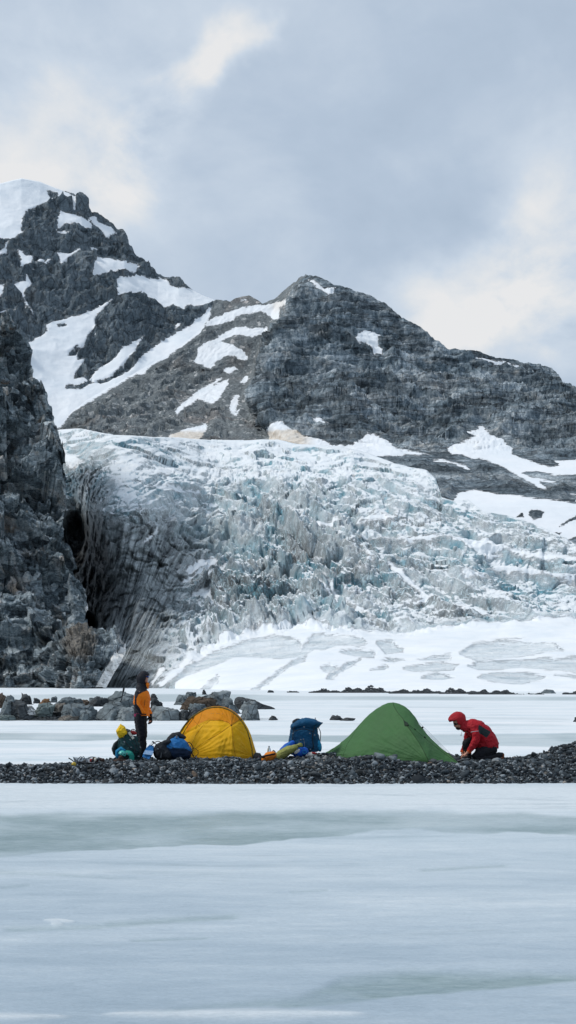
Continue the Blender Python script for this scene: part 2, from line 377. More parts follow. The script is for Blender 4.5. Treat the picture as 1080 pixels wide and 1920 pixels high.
def build_mid():
    u = spaced(-150, 1700, 90, 1090, 620, 30); nv = 330; v = np.linspace(0, 1, nv)
    px = np.repeat(u[None], nv, 0); top = pl(u, RIDGE_B)[None]
    bot = pl(u, [(-150, 980), (100, 900), (600, 930), (900, 1080), (1700, 1120)])[None]
    t = v[:, None]; py = ridge_rows(u, RIDGE_B, bot, t)
    ar = pl(py, [(500, 580), (560, 535), (640, 500), (700, 478), (740, 465), (790, 480), (830, 520), (870, 700), (1100, 900)])
    cliff = sm(-14, 25, px-ar)
    yb = pl(py, [(500, 2300), (700, 2080), (800, 1750), (850, 1520), (900, 1350), (950, 1180), (1100, 1000)])
    Y = yb-cliff*160*sm(880, 760, py)+.25*np.abs(px-620)*sm(880, 700, py)
    P = np.stack(at(px, py, Y), -1); N = gnormal(P)
    sn = sdpolys(px, py, SN_B); sn = np.minimum(sn, -sdpolys(px, py, RK_B))
    rk = sm(0, -16, sn)
    bench = sm(835, 860, py)
    sc = (1-cliff)*(1-bench)
    edge = sm(0, .05, 1-t)
    Q = P
    big = ridged(Q/np.array([260, 500, 380])+2, 5)-.5
    zz = Q[..., 2]+.16*Q[..., 0]+26*fbm(Q/190, 3)
    S = np.stack([Q[..., 0]*.0035, Q[..., 1]*.0035, zz*.055], -1)
    led = fbm(S, 5)
    cou = ridged(np.stack([Q[..., 0]*.028+zz*.004, Q[..., 1]*.01, zz*.012], -1), 4)-.5
    def beds(h, k):
        q = zz/h+1.3*fbm(np.stack([Q[..., 0]*.006, Q[..., 1]*.006, zz*.01+k], -1), 4); fr = q-np.floor(q)
        return (fr-.5)*sm(1.0, .86, fr)*(.5+_rnd[(np.floor(q).astype(int)*37+k) & 4095, 0])
    saw = 14*beds(38, 1)+6*beds(13, 5)
    d_c = (46*big+10*led+7*cou)*(.35+.65*sm(860, 800, py))+saw+5*facets(Q/np.array([22, 16, 12]))+3*facets(Q/np.array([8, 7, 8])+3)
    d_s = 14*(ridged(Q/np.array([90, 200, 140]), 4)-.5)+3*fbm(Q/9, 4)+1.5*facets(Q/5)
    d_b = 5*rk+.35*(8*led+6*facets(Q/13)+4*facets(Q/6+2))+2.5*beds(9, 3)
    d = (1-sc)*(1-bench)*d_c*(.3+.7*rk)+sc*(d_s*(.4+.6*rk)+8*sm(450, 400, px)*facets(Q/18)*rk)+bench*(d_b*rk)*.8
    d = d*(.2+.8*edge)
    P = P+N*d[..., None]
    P[-1, :, 2] += rk[-1]*9*fbm(P[-1]*.035+5, 4)
    P = backed(P, N, 700, 0)
    o = mesh_obj('rocky_mountain', P, grid_faces(*P.shape[:2]), M_MID, smooth=False)
    attr(o, 'snow', pad(sn, 8)); attr(o, 'scree', pad(sc, 8))
    dirt = np.maximum(sm(805, 812, py)*sm(600, 560, px)*sm(300, 330, px), sm(520, 560, px)*0)
    dirt = np.maximum(dirt, .6*sm(500, 520, px)*sm(545, 530, px)*sm(600, 570, py))
    attr(o, 'dirty', pad(dirt, 8))
    tag(o, kind='structure')
def mid_material():
    t = NT('layered_cliff_rock'); s = 12.0; k = 1/s
    # layered cliff
    wp = t.noise(.06*k, 4, .5)
    zz = t.mapp((.12, .12, 1.0), (0, R(-11), 0)); st = t.noise(.9*k, 9, .66, .35, zz)
    vt = t.mapp((1.3, 1.0, .30), (0, R(-9), 0)); ve = t.noise(1.5*k, 8, .68, .25, vt)
    fine = t.noise(4*k, 8, .75); big = t.noise(.14*k, 5, .6)
    v = t.math('ADD', t.math('MULTIPLY', st, .58), t.math('MULTIPLY', ve, .64))
    v = t.math('ADD', v, t.math('MULTIPLY', fine, .5)); v = t.math('ADD', v, t.math('MULTIPLY', big, .55))
    v = t.rng(v, .93, 1.34)
    col = t.ramp(v, [(0, (.025, .033, .042)), (.28, (.10, .138, .165)), (.6, (.25, .305, .345)), (1, (.68, .74, .77))])
    wm = t.rng(t.noise(.3*k, 6, .6, 1.0), .52, .70, 0, .45); col = t.mix(wm, col, t.mix(1, col, (1.3, 1.04, .84), 'MULTIPLY'))
    fc = t.sep(t.voro(.55*k, t.mapp((.6, .6, 1.0), (0, R(-12), 0)), out='Color'))[0]; col = t.mix(1, col, t.ramp(fc, [(0, .62), (.5, 1.0), (1, 1.3)]), 'MULTIPLY')
    # dark joints along the beds
    bl = t.rng(t.noise(.55*k, 5, .6, .3, t.mapp((.07, .07, 1.0), (0, R(-5), 0))), .49, .515); bl2 = t.rng(t.noise(.55*k, 5, .6, .3, t.mapp((.07, .07, 1.0), (0, R(-5), 0))), .515, .54, 1, 0)
    jl = t.math('MULTIPLY', bl, bl2); col = t.mix(t.math('MULTIPLY', jl, .6), col, (.012, .016, .02))
    for sc_, rot_ in ((1.1, -7), (.3, -4)):
        q2 = t.rng(t.math('ABSOLUTE', t.math('SUBTRACT', t.noise(sc_*k, 5, .6, .35, t.mapp((.08, .08, 1.0), (0, R(rot_), 0), (3, 0, 0))), .5)), 0, .016, 1, 0); col = t.mix(t.math('MULTIPLY', t.math('MULTIPLY', q2, .6), t.rng(t.noise(.1*k, 4, .6), .42, .6)), col, (.015, .02, .025))
    # scree
    v1 = t.sep(t.voro(.55, out='Color'))[0]; v2 = t.sep(t.voro(.16, out='Color'))[1]
    f = t.math('ADD', t.math('MULTIPLY', v1, .35), t.math('MULTIPLY', t.noise(.02, 6, .6), .75))
    f = t.math('ADD', f, t.math('MULTIPLY', t.math('POWER', v2, 9), .5))
    sc = t.ramp(t.rng(f, .3, 1.05), [(0, (.085, .10, .108)), (.5, (.19, .213, .222)), (.8, (.31, .335, .34)), (1, (.55, .55, .54))])
    rb = t.rng(t.noise(.012, 5, .6, .5, t.mapp((1, 1, .4), (0, R(35), 0))), .52, .66, 0, .5); sc = t.mix(rb, sc, t.mix(1, sc, (.95, .72, .62), 'MULTIPLY'))
    scm = t.rng(t.math('ADD', t.at('scree'), t.math('MULTIPLY', t.math('SUBTRACT', t.noise(.03, 5, .6), .5), .9)), .4, .6)
    col = t.mix(scm, col, sc)
    h = t.math('ADD', t.math('MULTIPLY', fine, .5), t.math('ADD', t.math('MULTIPLY', ve, 1.0), t.math('MULTIPLY', st, 1.0)))
    h = t.mix(scm, h, t.math('MULTIPLY', f, .5))
    sn = t.at('snow'); e = t.math('ADD', sn, t.math('MULTIPLY', t.math('SUBTRACT', t.noise(.07, 8, .74), .5), 19))
    m = t.rng(e, -.6, .6)
    scol = t.mix(t.rng(t.noise(.012, 4, .6), .4, .75), (.86, .88, .90), (.78, .83, .87))
    scol = t.mix(t.at('dirty'), scol, t.mix(t.rng(t.noise(.1, 5, .7), .3, .7), (.55, .47, .38), (.84, .80, .74)))
    col = t.mix(m, col, scol)
    nrm = t.bump(t.mix(m, h, t.math('MULTIPLY', t.noise(.04, 4, .5), .35)), .9, 7)
    return t.out(col, .85, nrm, spec=.25)

# ---------------------------------------------- glacier
TOP_G = [(40,860),(90,822),(105,806),(150,802),(175,808),(215,816),(300,819),(420,826),(520,824),(560,832),(640,838),(692,850),(740,868),(800,882),(818,900),(828,932),(850,938),(875,935),(905,958),(960,968),(1000,982),(1060,1008),(1100,1040),(1250,1085),(1600,1130)]
SN_G = [tr(p, *Z1) for p in [
 [(15,118),(60,150),(125,175),(90,200),(60,215),(40,180)],[(505,612),(575,555),(640,565),(655,585),(600,600),(520,635)],[(495,650),(560,620),(640,600),(700,592),(718,605),(650,635),(610,640),(560,660),(500,665)],
 [(505,715),(600,682),(615,698),(625,735),(560,725)],[(520,778),(590,745),(632,748),(610,765),(540,782)],[(340,500),(400,440),(420,445),(370,495)],[(400,215),(430,205),(462,215),(455,232),(405,230)],[(370,280),(430,272),(500,295),(575,300),(570,315),(500,312),(420,295)],
 [(770,400),(790,370),(840,352),(850,365),(800,395)],[(1000,440),(1040,410),(1100,405),(1090,430),(1040,430)],[(740,235),(800,230),(800,248),(760,250)],[(480,985),(560,900),(570,935),(500,1010),(430,1060),(400,1050)],[(375,1055),(410,985),(440,985),(430,1010),(395,1060)],
 [(980,615),(1080,680),(1170,780),(1150,785),(1060,690)],[(760,880),(840,830),(870,850),(820,860)]]] + [tr(p, *Z2) for p in [
 [(45,435),(90,410),(150,410),(165,425),(120,430),(70,445)],[(230,400),(330,390),(380,402),(370,415),(300,412),(210,420)],[(240,460),(330,465),(450,468),(600,480),(750,490),(800,510),(900,540),(1000,545),(1080,560),(1300,590),(1300,605),(1080,580),(900,560),(750,515),(600,497),(450,485),(330,478)],
 [(345,580),(400,595),(440,640),(500,690),(560,715),(540,725),(440,680),(380,630)],[(700,600),(780,575),(900,590),(1080,610),(1080,622),(900,605),(780,600)],[(600,735),(680,735),(760,770),(770,790),(700,770)],
 [(700,680),(780,680),(840,700),(830,710),(740,695)],[(30,600),(60,610),(200,720),(300,770),(280,780),(190,730),(100,660)]]]
ICE_G = [tr(p, *Z1) for p in [
 [(620,920),(760,880),(860,862),(960,880),(975,925),(900,940),(810,930),(700,935),(560,990),(450,1060),(420,1055),(500,1000)],[(770,1070),(850,1010),(930,955),(985,930),(975,945),(900,985),(830,1035),(790,1068)],[(580,1065),(640,1020),(640,1030),(600,1065)]]] + [tr(p, *Z2) for p in [
 [(165,912),(230,900),(300,910),(290,925),(210,922)],[(305,880),(360,872),(405,900),(340,912)],[(320,940),(360,930),(412,942),(370,958),(325,950)],[(88,975),(120,968),(150,975),(110,988)],[(410,985),(480,970),(560,960),(625,965),(600,985),(500,988),(440,995)],
 [(460,940),(530,925),(590,925),(590,940),(500,942)],[(630,920),(680,880),(780,865),(900,870),(1030,908),(950,915),(860,925),(700,942)],[(660,975),(700,950),(850,945),(1080,935),(1400,950),(1400,985),(1080,978),(900,975),(700,985)],[(480,1020),(540,1005),(605,1018),(560,1027)],[(700,1020),(760,1003),(900,1000),(960,1010),(860,1035),(760,1030)],
 [(1000,1000),(1100,992),(1400,1000),(1400,1015),(1080,1010)],[(60,860),(240,870),(260,885),(150,885),(100,905),(60,900),(0,935),(0,900),(30,880)],[(110,1018),(190,960),(240,935),(240,945),(180,980),(130,1018)],[(280,990),(340,970),(350,980),(330,990)]]]
def build_glacier():
    u = spaced(40, 1600, 95, 1090, 720, 40); nv = 420; v = np.linspace(0, 1, nv)
    px = np.repeat(u[None], nv, 0)
    Yb = smooth_pl(u, 40, [(40, 610), (130, 570), (170, 510), (200, 465), (240, 428), (330, 368), (420, 305), (600, 260), (1080, 246), (1600, 240)])[None]
    bot = HY+F*(HC+.3)/Yb
    t = v[:, None]; py = ridge_rows(u, TOP_G, bot, t, 60)
    ap = pl(u, [(40, 1290), (300, 1292), (330, 1270), (380, 1212), (450, 1192), (560, 1168), (680, 1182), (850, 1172), (1080, 1150), (1600, 1150)])[None]
    # depth: gentle apron, steep icefall, flatter top
    Ys = Yb+pl(py, [(780, 1.0), (840, .74), (900, .54), (1000, .42), (1100, .335), (1180, .26), (1240, .12), (1298, 0)])*(1180-Yb)
    stp = sm(420, 180, px)
    Ysteep = Yb+pl(py, [(780, 520), (830, 330), (900, 210), (960, 150), (1050, 120), (1150, 80), (1298, 0)])
    Y = Ys*(1-stp)+Ysteep*stp
    # hollow and cave between the ice and the rock
    Y = Y+34*np.exp(-((px-205)/70)**2-((py-1130)/110)**2)+85*np.exp(-((px-146)/24)**2-((py-1000)/62)**2)+60*np.exp(-((px-172)/12)**2-((py-1172)/14)**2)
    P = np.stack(at(px, py, Y), -1); N = gnormal(P)
    hump = sm(30, 0, np.abs(px-1e9))
    wob0 = np.stack([px/120, py/70, 0*px], -1)
    cave_shade = np.clip(np.exp(-((px-150-.25*(py-1010))/42)**2-((py-1040)/105)**2)*1.5+.5*np.exp(-((px-225)/55)**2-((py-1130)/75)**2), 0, 1)*sm(925, 990, py+.1*px-15)
    apron = sm(-16, 18, py-ap+16*fbm(wob0*2.2, 4))*sm(305, 350, px)
    snp = sdpolys(px, py, SN_G); icp = sdpolys(px, py, ICE_G)
    sn = np.where(apron > .5, np.minimum(9, np.abs(py-ap)), snp)
    sn = np.where(apron > .5, np.minimum(sn, -icp), sn)
    dirt = sm(420, 250, px+.30*(py-1100))*sm(930, 1030, py+.0*px)
    dirt = np.maximum(dirt, .45*np.exp(-((py-(1050+.36*(px-600)))/38)**2)*sm(470, 560, px)*sm(1000, 850, px))
    dirt = np.maximum(dirt, .5*sm(640, 450, px)*sm(1000, 1090, py)*(1-apron))
    RIBBON = 1
    # serac field: large, coherent blocks leaning down the fall
    soft = sm(920, 850, py)*.8
    am = (1-apron)*(1-soft)*(1-.7*sm(-4, 6, snp))
    Q = P.copy(); W = np.stack([fbm(Q/70+k*31, 4) for k in range(3)], -1); Q2 = Q+W*20
    # flow lines of the ice, as they run over the surface: psi crosses them, sx follows them (both about 0.3 m per unit)
    gx = np.linspace(0, 1700, 500); gs = np.cumsum(pl(gx, [(0, -.6), (300, -.4), (400, .35), (520, .85), (640, .75), (780, .42), (900, .26), (1700, .18)]))*(gx[1]-gx[0])
    wob = np.stack([px/120, py/70, 0*px], -1)
    psi = py*1.25-np.interp(px, gx, gs)+26*fbm(wob, 4)+9*fbm(wob*4+5, 3); sx = px+.35*py+22*fbm(wob+9, 4)
    one = np.ones_like(px); M_ = lambda a, b, k: np.stack([psi/a, sx/b, k*one], -1)
    rib = ridged(M_(70, 330, 1.3), 4)-.5; rib2 = ridged(M_(27, 110, 7.1), 5)-.5; rib3 = ridged(M_(10, 38, 3.7), 4)-.5
    fin = ridged(np.stack([(px+.5*py+22*fbm(wob*2, 4))/40, psi/80, 2.2*one], -1), 5)-.5; fin2 = ridged(np.stack([(px+.6*py+12*fbm(wob*4, 3))/17, psi/48, 8.2*one], -1), 4)-.5
    rel = np.stack([(Q2[..., 0]*.9-Q2[..., 2]*.3), Q2[..., 1]*.30, Q2[..., 2]*1.1+Q2[..., 0]*.35], -1)
    calm = pl(px, [(300, .95), (420, 1.05), (560, .95), (760, .70), (1080, .55)])*(.62+.38*sm(930, 1000, py))
    f1, e1, r1, o1, g1 = voro(rel/24)
    b1 = (r1[..., 3]-.5)*8+((g1*o1).sum(-1))*12+3*sm(0, .18, e1)
    f2, e2, r2, o2, g2 = voro(rel/10+4.2)
    b2 = (r2[..., 3]-.5)*4+((g2*o2).sum(-1))*6+1.5*sm(0, .22, e2)
    f3, e3, r3, o3, g3 = voro(rel/4.6+9.7)
    b3 = (r3[..., 3]-.5)*1.8+((g3*o3).sum(-1))*2.4+.8*sm(0, .2, e3)
    fu = (px-150)/(1290-py+130); fr = np.sqrt((px-150)**2+(1420-py)**2)
    stk = ridged(np.stack([fu*16, fr*.007, 0*fu+1.7], -1), 5)-.5
    stk2 = ridged(np.stack([fu*44, fr*.02, 0*fu+5.7], -1), 4)-.5
    lf = sm(395, 280, px+.42*(py-1150)+30*fbm(wob*2+6, 3))*sm(945, 1040, py+20*fbm(wob*2, 3))
    cen = sm(330, 400, px)*sm(760, 600, px); ice = (.5-.13*sm(560, 700, px))*(b1*(.5+.6*cen)+b2+b3)+(10+7*sm(450, 600, px))*rib+14*(ridged(M_(150, 620, 4.4), 3)-.5)-4*rib2-1.0*rib3-(6*fin+2.2*fin2)*(.35+.65*cen)
    d = am*(ice*calm*(1-.75*lf)+lf*(5.5*stk+2.6*stk2+6*(ridged(np.stack([fu*7, fr*.004, 0*fu+2.2], -1), 3)-.5)+1.6*(b2+b3)*.5+.4*b1))*(.55+.45*sm(1260, 1180, py))
    d = d+apron*(4*fbm(P/np.array([50, 50, 20]), 4)-1.5*sm(-3, 3, icp)+.7*sm(-2, 3, icp)*ridged(P/6, 4))
    d = d+soft*(5*fbm(rel/30, 3)+3*facets(rel/18))+1.5*sm(-6, 6, snp)*(1-apron)
    d = d+sm(215, 170, px)*sm(850, 900, py)*(7*facets(P/11)+4.5*facets(P/5+3)+2*facets(P/2.2)+6*fbm(P/24, 4))
    gp = sm(0, .02, 1-t)*.85+.15
    d = d*gp*sm(0, .03, t)
    scale = .55+.45*sm(250, 700, Y)
    wl = np.clip(np.maximum(lf, stp*sm(850, 900, py)), 0, 1)[..., None]; D = (N*.8+np.array([0, -.3, .1]))*(1-wl)+np.array([.12, -.85, .12])*wl
    P = P+D*(d*scale)[..., None]
    P[..., 2] = np.maximum(P[..., 2], -.5+0*P[..., 2])
    rib_sn = (-.30-rib2*1.0+.7*rib+.25*fbm(wob*2+3, 3))*34*sm(560, 700, px)-4
    sn = np.where(apron > .5, sn, np.maximum(sn, rib_sn))
    blue = np.clip(.9*(.25-e1)+.7*(.25-e2)+.45*(r1[..., 1]-.35)+1.1*np.maximum(fin, 0)+.9*np.maximum(rib2, 0)+.5*np.maximum(fin2, 0), 0, 1)*(1-lf)
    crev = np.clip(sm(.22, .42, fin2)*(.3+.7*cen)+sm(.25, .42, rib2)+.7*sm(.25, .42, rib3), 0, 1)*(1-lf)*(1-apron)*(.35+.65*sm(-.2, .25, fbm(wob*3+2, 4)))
    P = backed(P, N, 120, 0)
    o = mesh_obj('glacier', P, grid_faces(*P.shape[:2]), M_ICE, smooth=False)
    attr(o, 'snow', pad(sn, 8)); attr(o, 'dirt', pad(dirt, 8)); attr(o, 'apron', pad(apron, 8)); attr(o, 'blue', pad(blue, 8)); attr(o, 'streak', pad((stk2+.5)*lf, 8)); attr(o, 'lf', pad(lf*(1-.45*sm(235, 350, px+.3*(py-1150))), 8)); attr(o, 'cave_shade', pad(cave_shade, 8)); attr(o, 'crev', pad(crev, 8))
    attr(o, 'fu', pad(fu, 8)); attr(o, 'fr', pad(fr/300, 8))
    tag(o, kind='structure')
def ice_material():
    t = NT('glacier_ice')
    big = t.noise(.02, 6, .6); mid = t.noise(.12, 8, .68, .6); fine = t.noise(.8, 8, .75)
    col = t.ramp(t.rng(t.math('ADD', t.math('MULTIPLY', mid, .7), t.math('MULTIPLY', fine, .4)), .35, .75), [(0, (.56, .70, .76)), (.4, (.79, .88, .915)), (1, (.91, .945, .955))])
    bl = t.math('MULTIPLY', t.at('blue'), t.rng(t.noise(.05, 5, .6), .35, .6)); col = t.mix(t.math('MULTIPLY', bl, 1.25, clamp=True), col, (.20, .47, .58))
    # dust: thin wandering veins plus washed patches
    vn = None
    for sc, rot, th in ((.05, R(30), .035), (.12, R(-50), .05), (.3, R(60), .06)):
        q = t.noise(sc, 7, .62, .8, t.mapp((1.6, 1, .7), (0, rot, 0)))
        a = t.rng(t.math('ABSOLUTE', t.math('SUBTRACT', q, .5)), 0, th, 1, 0)
        vn = a if vn is None else t.math('MAXIMUM', vn, a)
    patch = t.rng(t.noise(.035, 6, .62, .5), .42, .66)
    vf = t.math('MULTIPLY', vn, t.math('ADD', t.math('MULTIPLY', patch, .6), t.math('ADD', .22, t.math('MULTIPLY', t.at('dirt'), .6))), clamp=True)
    col = t.mix(vf, col, (.11, .115, .118))
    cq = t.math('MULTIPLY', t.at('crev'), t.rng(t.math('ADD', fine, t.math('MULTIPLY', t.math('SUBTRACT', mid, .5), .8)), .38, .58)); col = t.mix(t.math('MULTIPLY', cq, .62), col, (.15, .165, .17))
    dm = t.math('MULTIPLY', t.at('dirt'), t.rng(t.math('ADD', t.math('MULTIPLY', mid, .6), t.math('MULTIPLY', fine, .6)), .35, .8))
    # streaks of grit drawn out along the flow on the left face
    cb = t.n.new('ShaderNodeCombineXYZ'); t.set(cb.inputs[0], t.math('MULTIPLY', t.at('fu'), 30.0)); t.set(cb.inputs[1], t.math('MULTIPLY', t.at('fr'), 3.0))
    sk = t.noise(1.3, 9, .7, .9, cb.outputs[0])
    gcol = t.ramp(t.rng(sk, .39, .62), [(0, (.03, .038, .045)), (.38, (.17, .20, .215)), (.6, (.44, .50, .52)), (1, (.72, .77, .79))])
    col = t.mix(t.math('MULTIPLY', dm, .55, clamp=True), col, (.15, .165, .17))
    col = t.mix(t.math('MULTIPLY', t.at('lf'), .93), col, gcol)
    col = t.mix(t.math('MULTIPLY', t.at('cave_shade'), .9), col, t.mix(t.rng(sk, .4, .7), (.02, .026, .032), (.075, .09, .10)))  # shadow of the cave painted into the gritty ice colour
    pcol = t.ramp(t.rng(t.noise(.16, 8, .72, .5, t.mapp((.4, 1, 1.5))), .36, .64), [(0, (.44, .55, .60)), (.4, (.72, .82, .86)), (1, (.88, .91, .92))]); col = t.mix(t.at('apron'), col, pcol)
    # snow: drawn patches and what lies on flat tops
    sn = t.math('ADD', t.at('snow'), t.math('MULTIPLY', t.math('SUBTRACT', t.noise(.12, 8, .72), .5), 19))
    m1 = t.rng(t.math('ADD', sn, t.math('MULTIPLY', t.math('SUBTRACT', t.noise(.45, 6, .7, 0, t.mapp((.5, 1, 1.6))), .5), 13)), -1.2, 2.2)
    flat = t.rng(t.math('ADD', t.nz(), t.math('MULTIPLY', t.math('SUBTRACT', t.noise(.08, 5, .6), .5), .5)), .78, .90)
    flat = t.math('MULTIPLY', flat, t.rng(t.at('lf'), 0, .5, 1, 0))
    m = t.math('MAXIMUM', m1, t.math('MULTIPLY', flat, t.rng(t.at('apron'), 0, .5, .9, 0))); m = t.math('MAXIMUM', m, t.math('MULTIPLY', t.at('apron'), t.rng(t.noise(.09, 6, .7, 0, t.mapp((.5, 1, 1.6))), .35, .6, .2, .7)))
    scol = t.mix(t.rng(t.noise(.06, 6, .65), .4, .7), (.88, .90, .91), (.78, .83, .87))
    col = t.mix(m, col, scol)
    h = t.math('ADD', t.math('MULTIPLY', mid, 1.0), t.math('MULTIPLY', fine, .35)); h = t.math('ADD', h, t.math('MULTIPLY', sk, t.math('MULTIPLY', t.at('lf'), 1.2)))
    h = t.math('SUBTRACT', h, t.math('MULTIPLY', vn, .12))
    nrm = t.bump(t.mix(m, h, t.math('MULTIPLY', mid, .15)), .8, 3)
    return t.out(col, t.rng(m, 0, 1, .45, .8), nrm, spec=.35)

# ---------------------------------------------- left cliff
EDGE_E = [(300,-380),(400,-190),(520,-60),(590,0),(620,32),(640,50),(655,62),(668,60),(700,63),(720,72),(760,92),(783,98),(800,99),(822,101),(850,110),(880,115),(900,119),(930,126),(948,124),(985,117),(1010,121),(1020,132),(1050,137),(1075,138),(1100,152),(1120,160),(1150,163),(1172,162),(1190,180),(1203,214),(1210,236),(1222,236),(1240,228),(1262,214),(1291,198)]
def build_cliff():
    v = np.concatenate([np.linspace(300, 575, 30, endpoint=False), np.linspace(575, 1291, 560)]); nv = len(v)
    s = np.concatenate([np.linspace(-700, -20, 25, endpoint=False)/1.0])
    w = np.linspace(0, 1, 230); nu = 25+230
    ed = pl(v, EDGE_E)+(5*fbm(np.stack([v/38, v*0, v*0], -1), 4)+3.5*facets(np.stack([v/16, v*0, v*0+3], -1)))*sm(1190, 1150, v)
    lft = np.minimum(-20, ed-60)
    px = np.zeros((nv, nu)); py = np.repeat(v[:, None], nu, 1)
    px[:, :25] = lft[:, None]+(np.linspace(-700, 0, 25, endpoint=False))[None]
    px[:, 25:] = lft[:, None]+(ed-lft)[:, None]*w[None]
    q = np.clip((ed[:, None]-px)/120, 0, 8)
    h = (1291-py)/1291
    tal = sm(1170, 1240, py)*sm(60, 150, px)
    Y = 470+h*230+(-85*tal)-12*(1-np.exp(-1.3*np.maximum(q, 0)))+(1291-py)*.06
    Yl = 4200/(v-HY+1e-9); 
    Y = np.where(py > 1240, Y*(1-sm(1240, 1291, py))+sm(1240, 1291, py)*np.minimum(440-35*sm(60, 150, px), Y), Y)
    P = np.stack(at(px, py, Y), -1); N = gnormal(P); N = N*.5+np.array([.12, -.5, .1])
    L = Q = P
    c, s_ = cos(R(38)), sin(R(38))
    U = np.stack([Q[..., 0]*c-Q[..., 2]*s_, Q[..., 1]*.6, Q[..., 0]*s_+Q[..., 2]*c], -1)   # beds dip down to the right
    # two slab systems
    d = 15*(ridged(U/np.array([80, 60, 30]), 4)-.5)+15*facets(U/np.array([38, 24, 17])+5)+8*facets(U/np.array([17, 11, 8]))+4.2*facets(U/np.array([7, 5, 4])+7)+2.0*facets(U/np.array([3.2, 2.6, 2])+2)+.7*facets(U/1.3)
    smooth = sm(1060, 1180, py-.25*px)*(1-tal)
    snow = sdpolys(px, py, [[(172,1300),(205,1240),(222,1218),(243,1203),(250,1215),(240,1235),(226,1255),(208,1300)]])
    d = d*(1-.45*smooth)*(1-.75*tal)+tal*(3*facets(Q/5)+1.5*facets(Q/2.2)+.8*facets(Q/1.0))*sm(3, -6, snow)
    f = np.ones_like(d); f *= .35+.65*sm(0, .12, q)
    P = P+N*(d*f)[..., None]
    gul = sdpolys(px, py, [[(140,1058),(160,1062),(168,1080),(172,1120),(172,1150),(160,1160),(150,1150),(160,1130),(158,1090),(145,1070)]])
    tan = np.exp(-((px-150)/38)**2-((py-1215)/28)**2)
    # right side turns away into the gap so the cliff has thickness
    ex = []
    for k in range(1, 9):
        E = P[:, -1].copy(); E[:, 0] *= 1+16*k/E[:, 1]; E[:, 0] -= 2.5*k; E[:, 2] = HC+(E[:, 2]-HC)*(1+16*k/E[:, 1]); E[:, 1] += 16*k; ex.append(E)
    P = np.concatenate([P, np.stack(ex, 1)], 1)
    pd = lambda A: np.concatenate([A, np.repeat(A[:, -1:], 8, 1)], 1)
    o = mesh_obj('cliff', P, grid_faces(*P.shape[:2]), M_CLIFF)
    sq = pd(np.maximum(snow, gul-4)); sq[:, -8:] = -20; attr(o, 'snow', sq); attr(o, 'dirty', pd(np.where(gul > -20, .9, .5)*np.ones_like(px))); attr(o, 'tan', pd(tan)); attr(o, 'tal', pd(tal))
    tag(o, kind='structure')
def cliff_material():
    t = NT('shattered_cliff_rock')
    dip = t.mapp((.35, .6, 1.5), (0, R(38), 0)); dip2 = t.mapp((.8, .8, 1.6), (0, R(38), 0))
    cv = t.sep(t.voro(.16, dip2, out='Color')); cv2 = t.sep(t.voro(1.3, dip2, out='Color'))
    st = t.noise(.35, 9, .7, .5, dip); fine = t.noise(2.0, 8, .75); big = t.noise(.03, 5, .6)
    v = t.math('ADD', t.math('MULTIPLY', cv[0], .42), t.math('MULTIPLY', cv2[1], .16)); v = t.math('ADD', v, t.math('MULTIPLY', st, .6)); v = t.math('ADD', v, t.math('MULTIPLY', fine, .4)); v = t.math('ADD', v, t.math('MULTIPLY', big, .4))
    v = t.rng(v, .66, 1.30)
    col = t.ramp(v, [(0, (.016, .023, .03)), (.35, (.11, .148, .172)), (.62, (.265, .325, .36)), (1, (.60, .66, .68))])
    wm = t.rng(t.noise(.05, 7, .65, 1.0), .53, .66, 0, .8); tint = t.mix(t.rng(t.noise(.2, 4), .4, .6), (1.5, 1.05, .75), (1.25, .98, .88)); col = t.mix(wm, col, t.mix(1, col, tint, 'MULTIPLY'))
    rust = t.rng(t.noise(.11, 6, .6, .8, dip2), .66, .72, 0, .75); col = t.mix(rust, col, (.22, .13, .07))
    gr = t.ramp(t.rng(t.math('ADD', t.math('MULTIPLY', cv2[0], .5), fine), .5, 1.1), [(0, (.1, .1, .095)), (1, (.32, .29, .25))])
    col = t.mix(t.rng(t.math('ADD', t.at('tan'), t.math('MULTIPLY', t.math('SUBTRACT', fine, .5), .8)), .4, .7), col, gr)
    e = t.math('ADD', t.at('snow'), t.math('MULTIPLY', t.math('SUBTRACT', t.noise(.3, 6, .6), .5), 5)); m = t.rng(e, -.6, .8)
    sc = t.mix(t.rng(t.noise(.5, 6, .7, .4, t.mapp((1, 1, .3), (0, R(35), 0))), .35, .65), (.62, .60, .56), (.9, .91, .90))
    col = t.mix(m, col, sc)
    jn = t.rng(t.math('ABSOLUTE', t.math('SUBTRACT', t.noise(.22, 5, .6, .4, t.mapp((.18, .5, 1.3), (0, R(36), 0))), .5)), 0, .018, 1, 0); col = t.mix(t.math('MULTIPLY', jn, .6), col, (.012, .016, .02))
    h = t.math('ADD', t.math('MULTIPLY', st, 1.0), t.math('ADD', t.math('MULTIPLY', fine, .3), t.math('MULTIPLY', cv[0], .3)))
    return t.out(col, .8, t.bump(t.mix(m, h, t.math('MULTIPLY', fine, .1)), .9, 2.0), spec=.3)

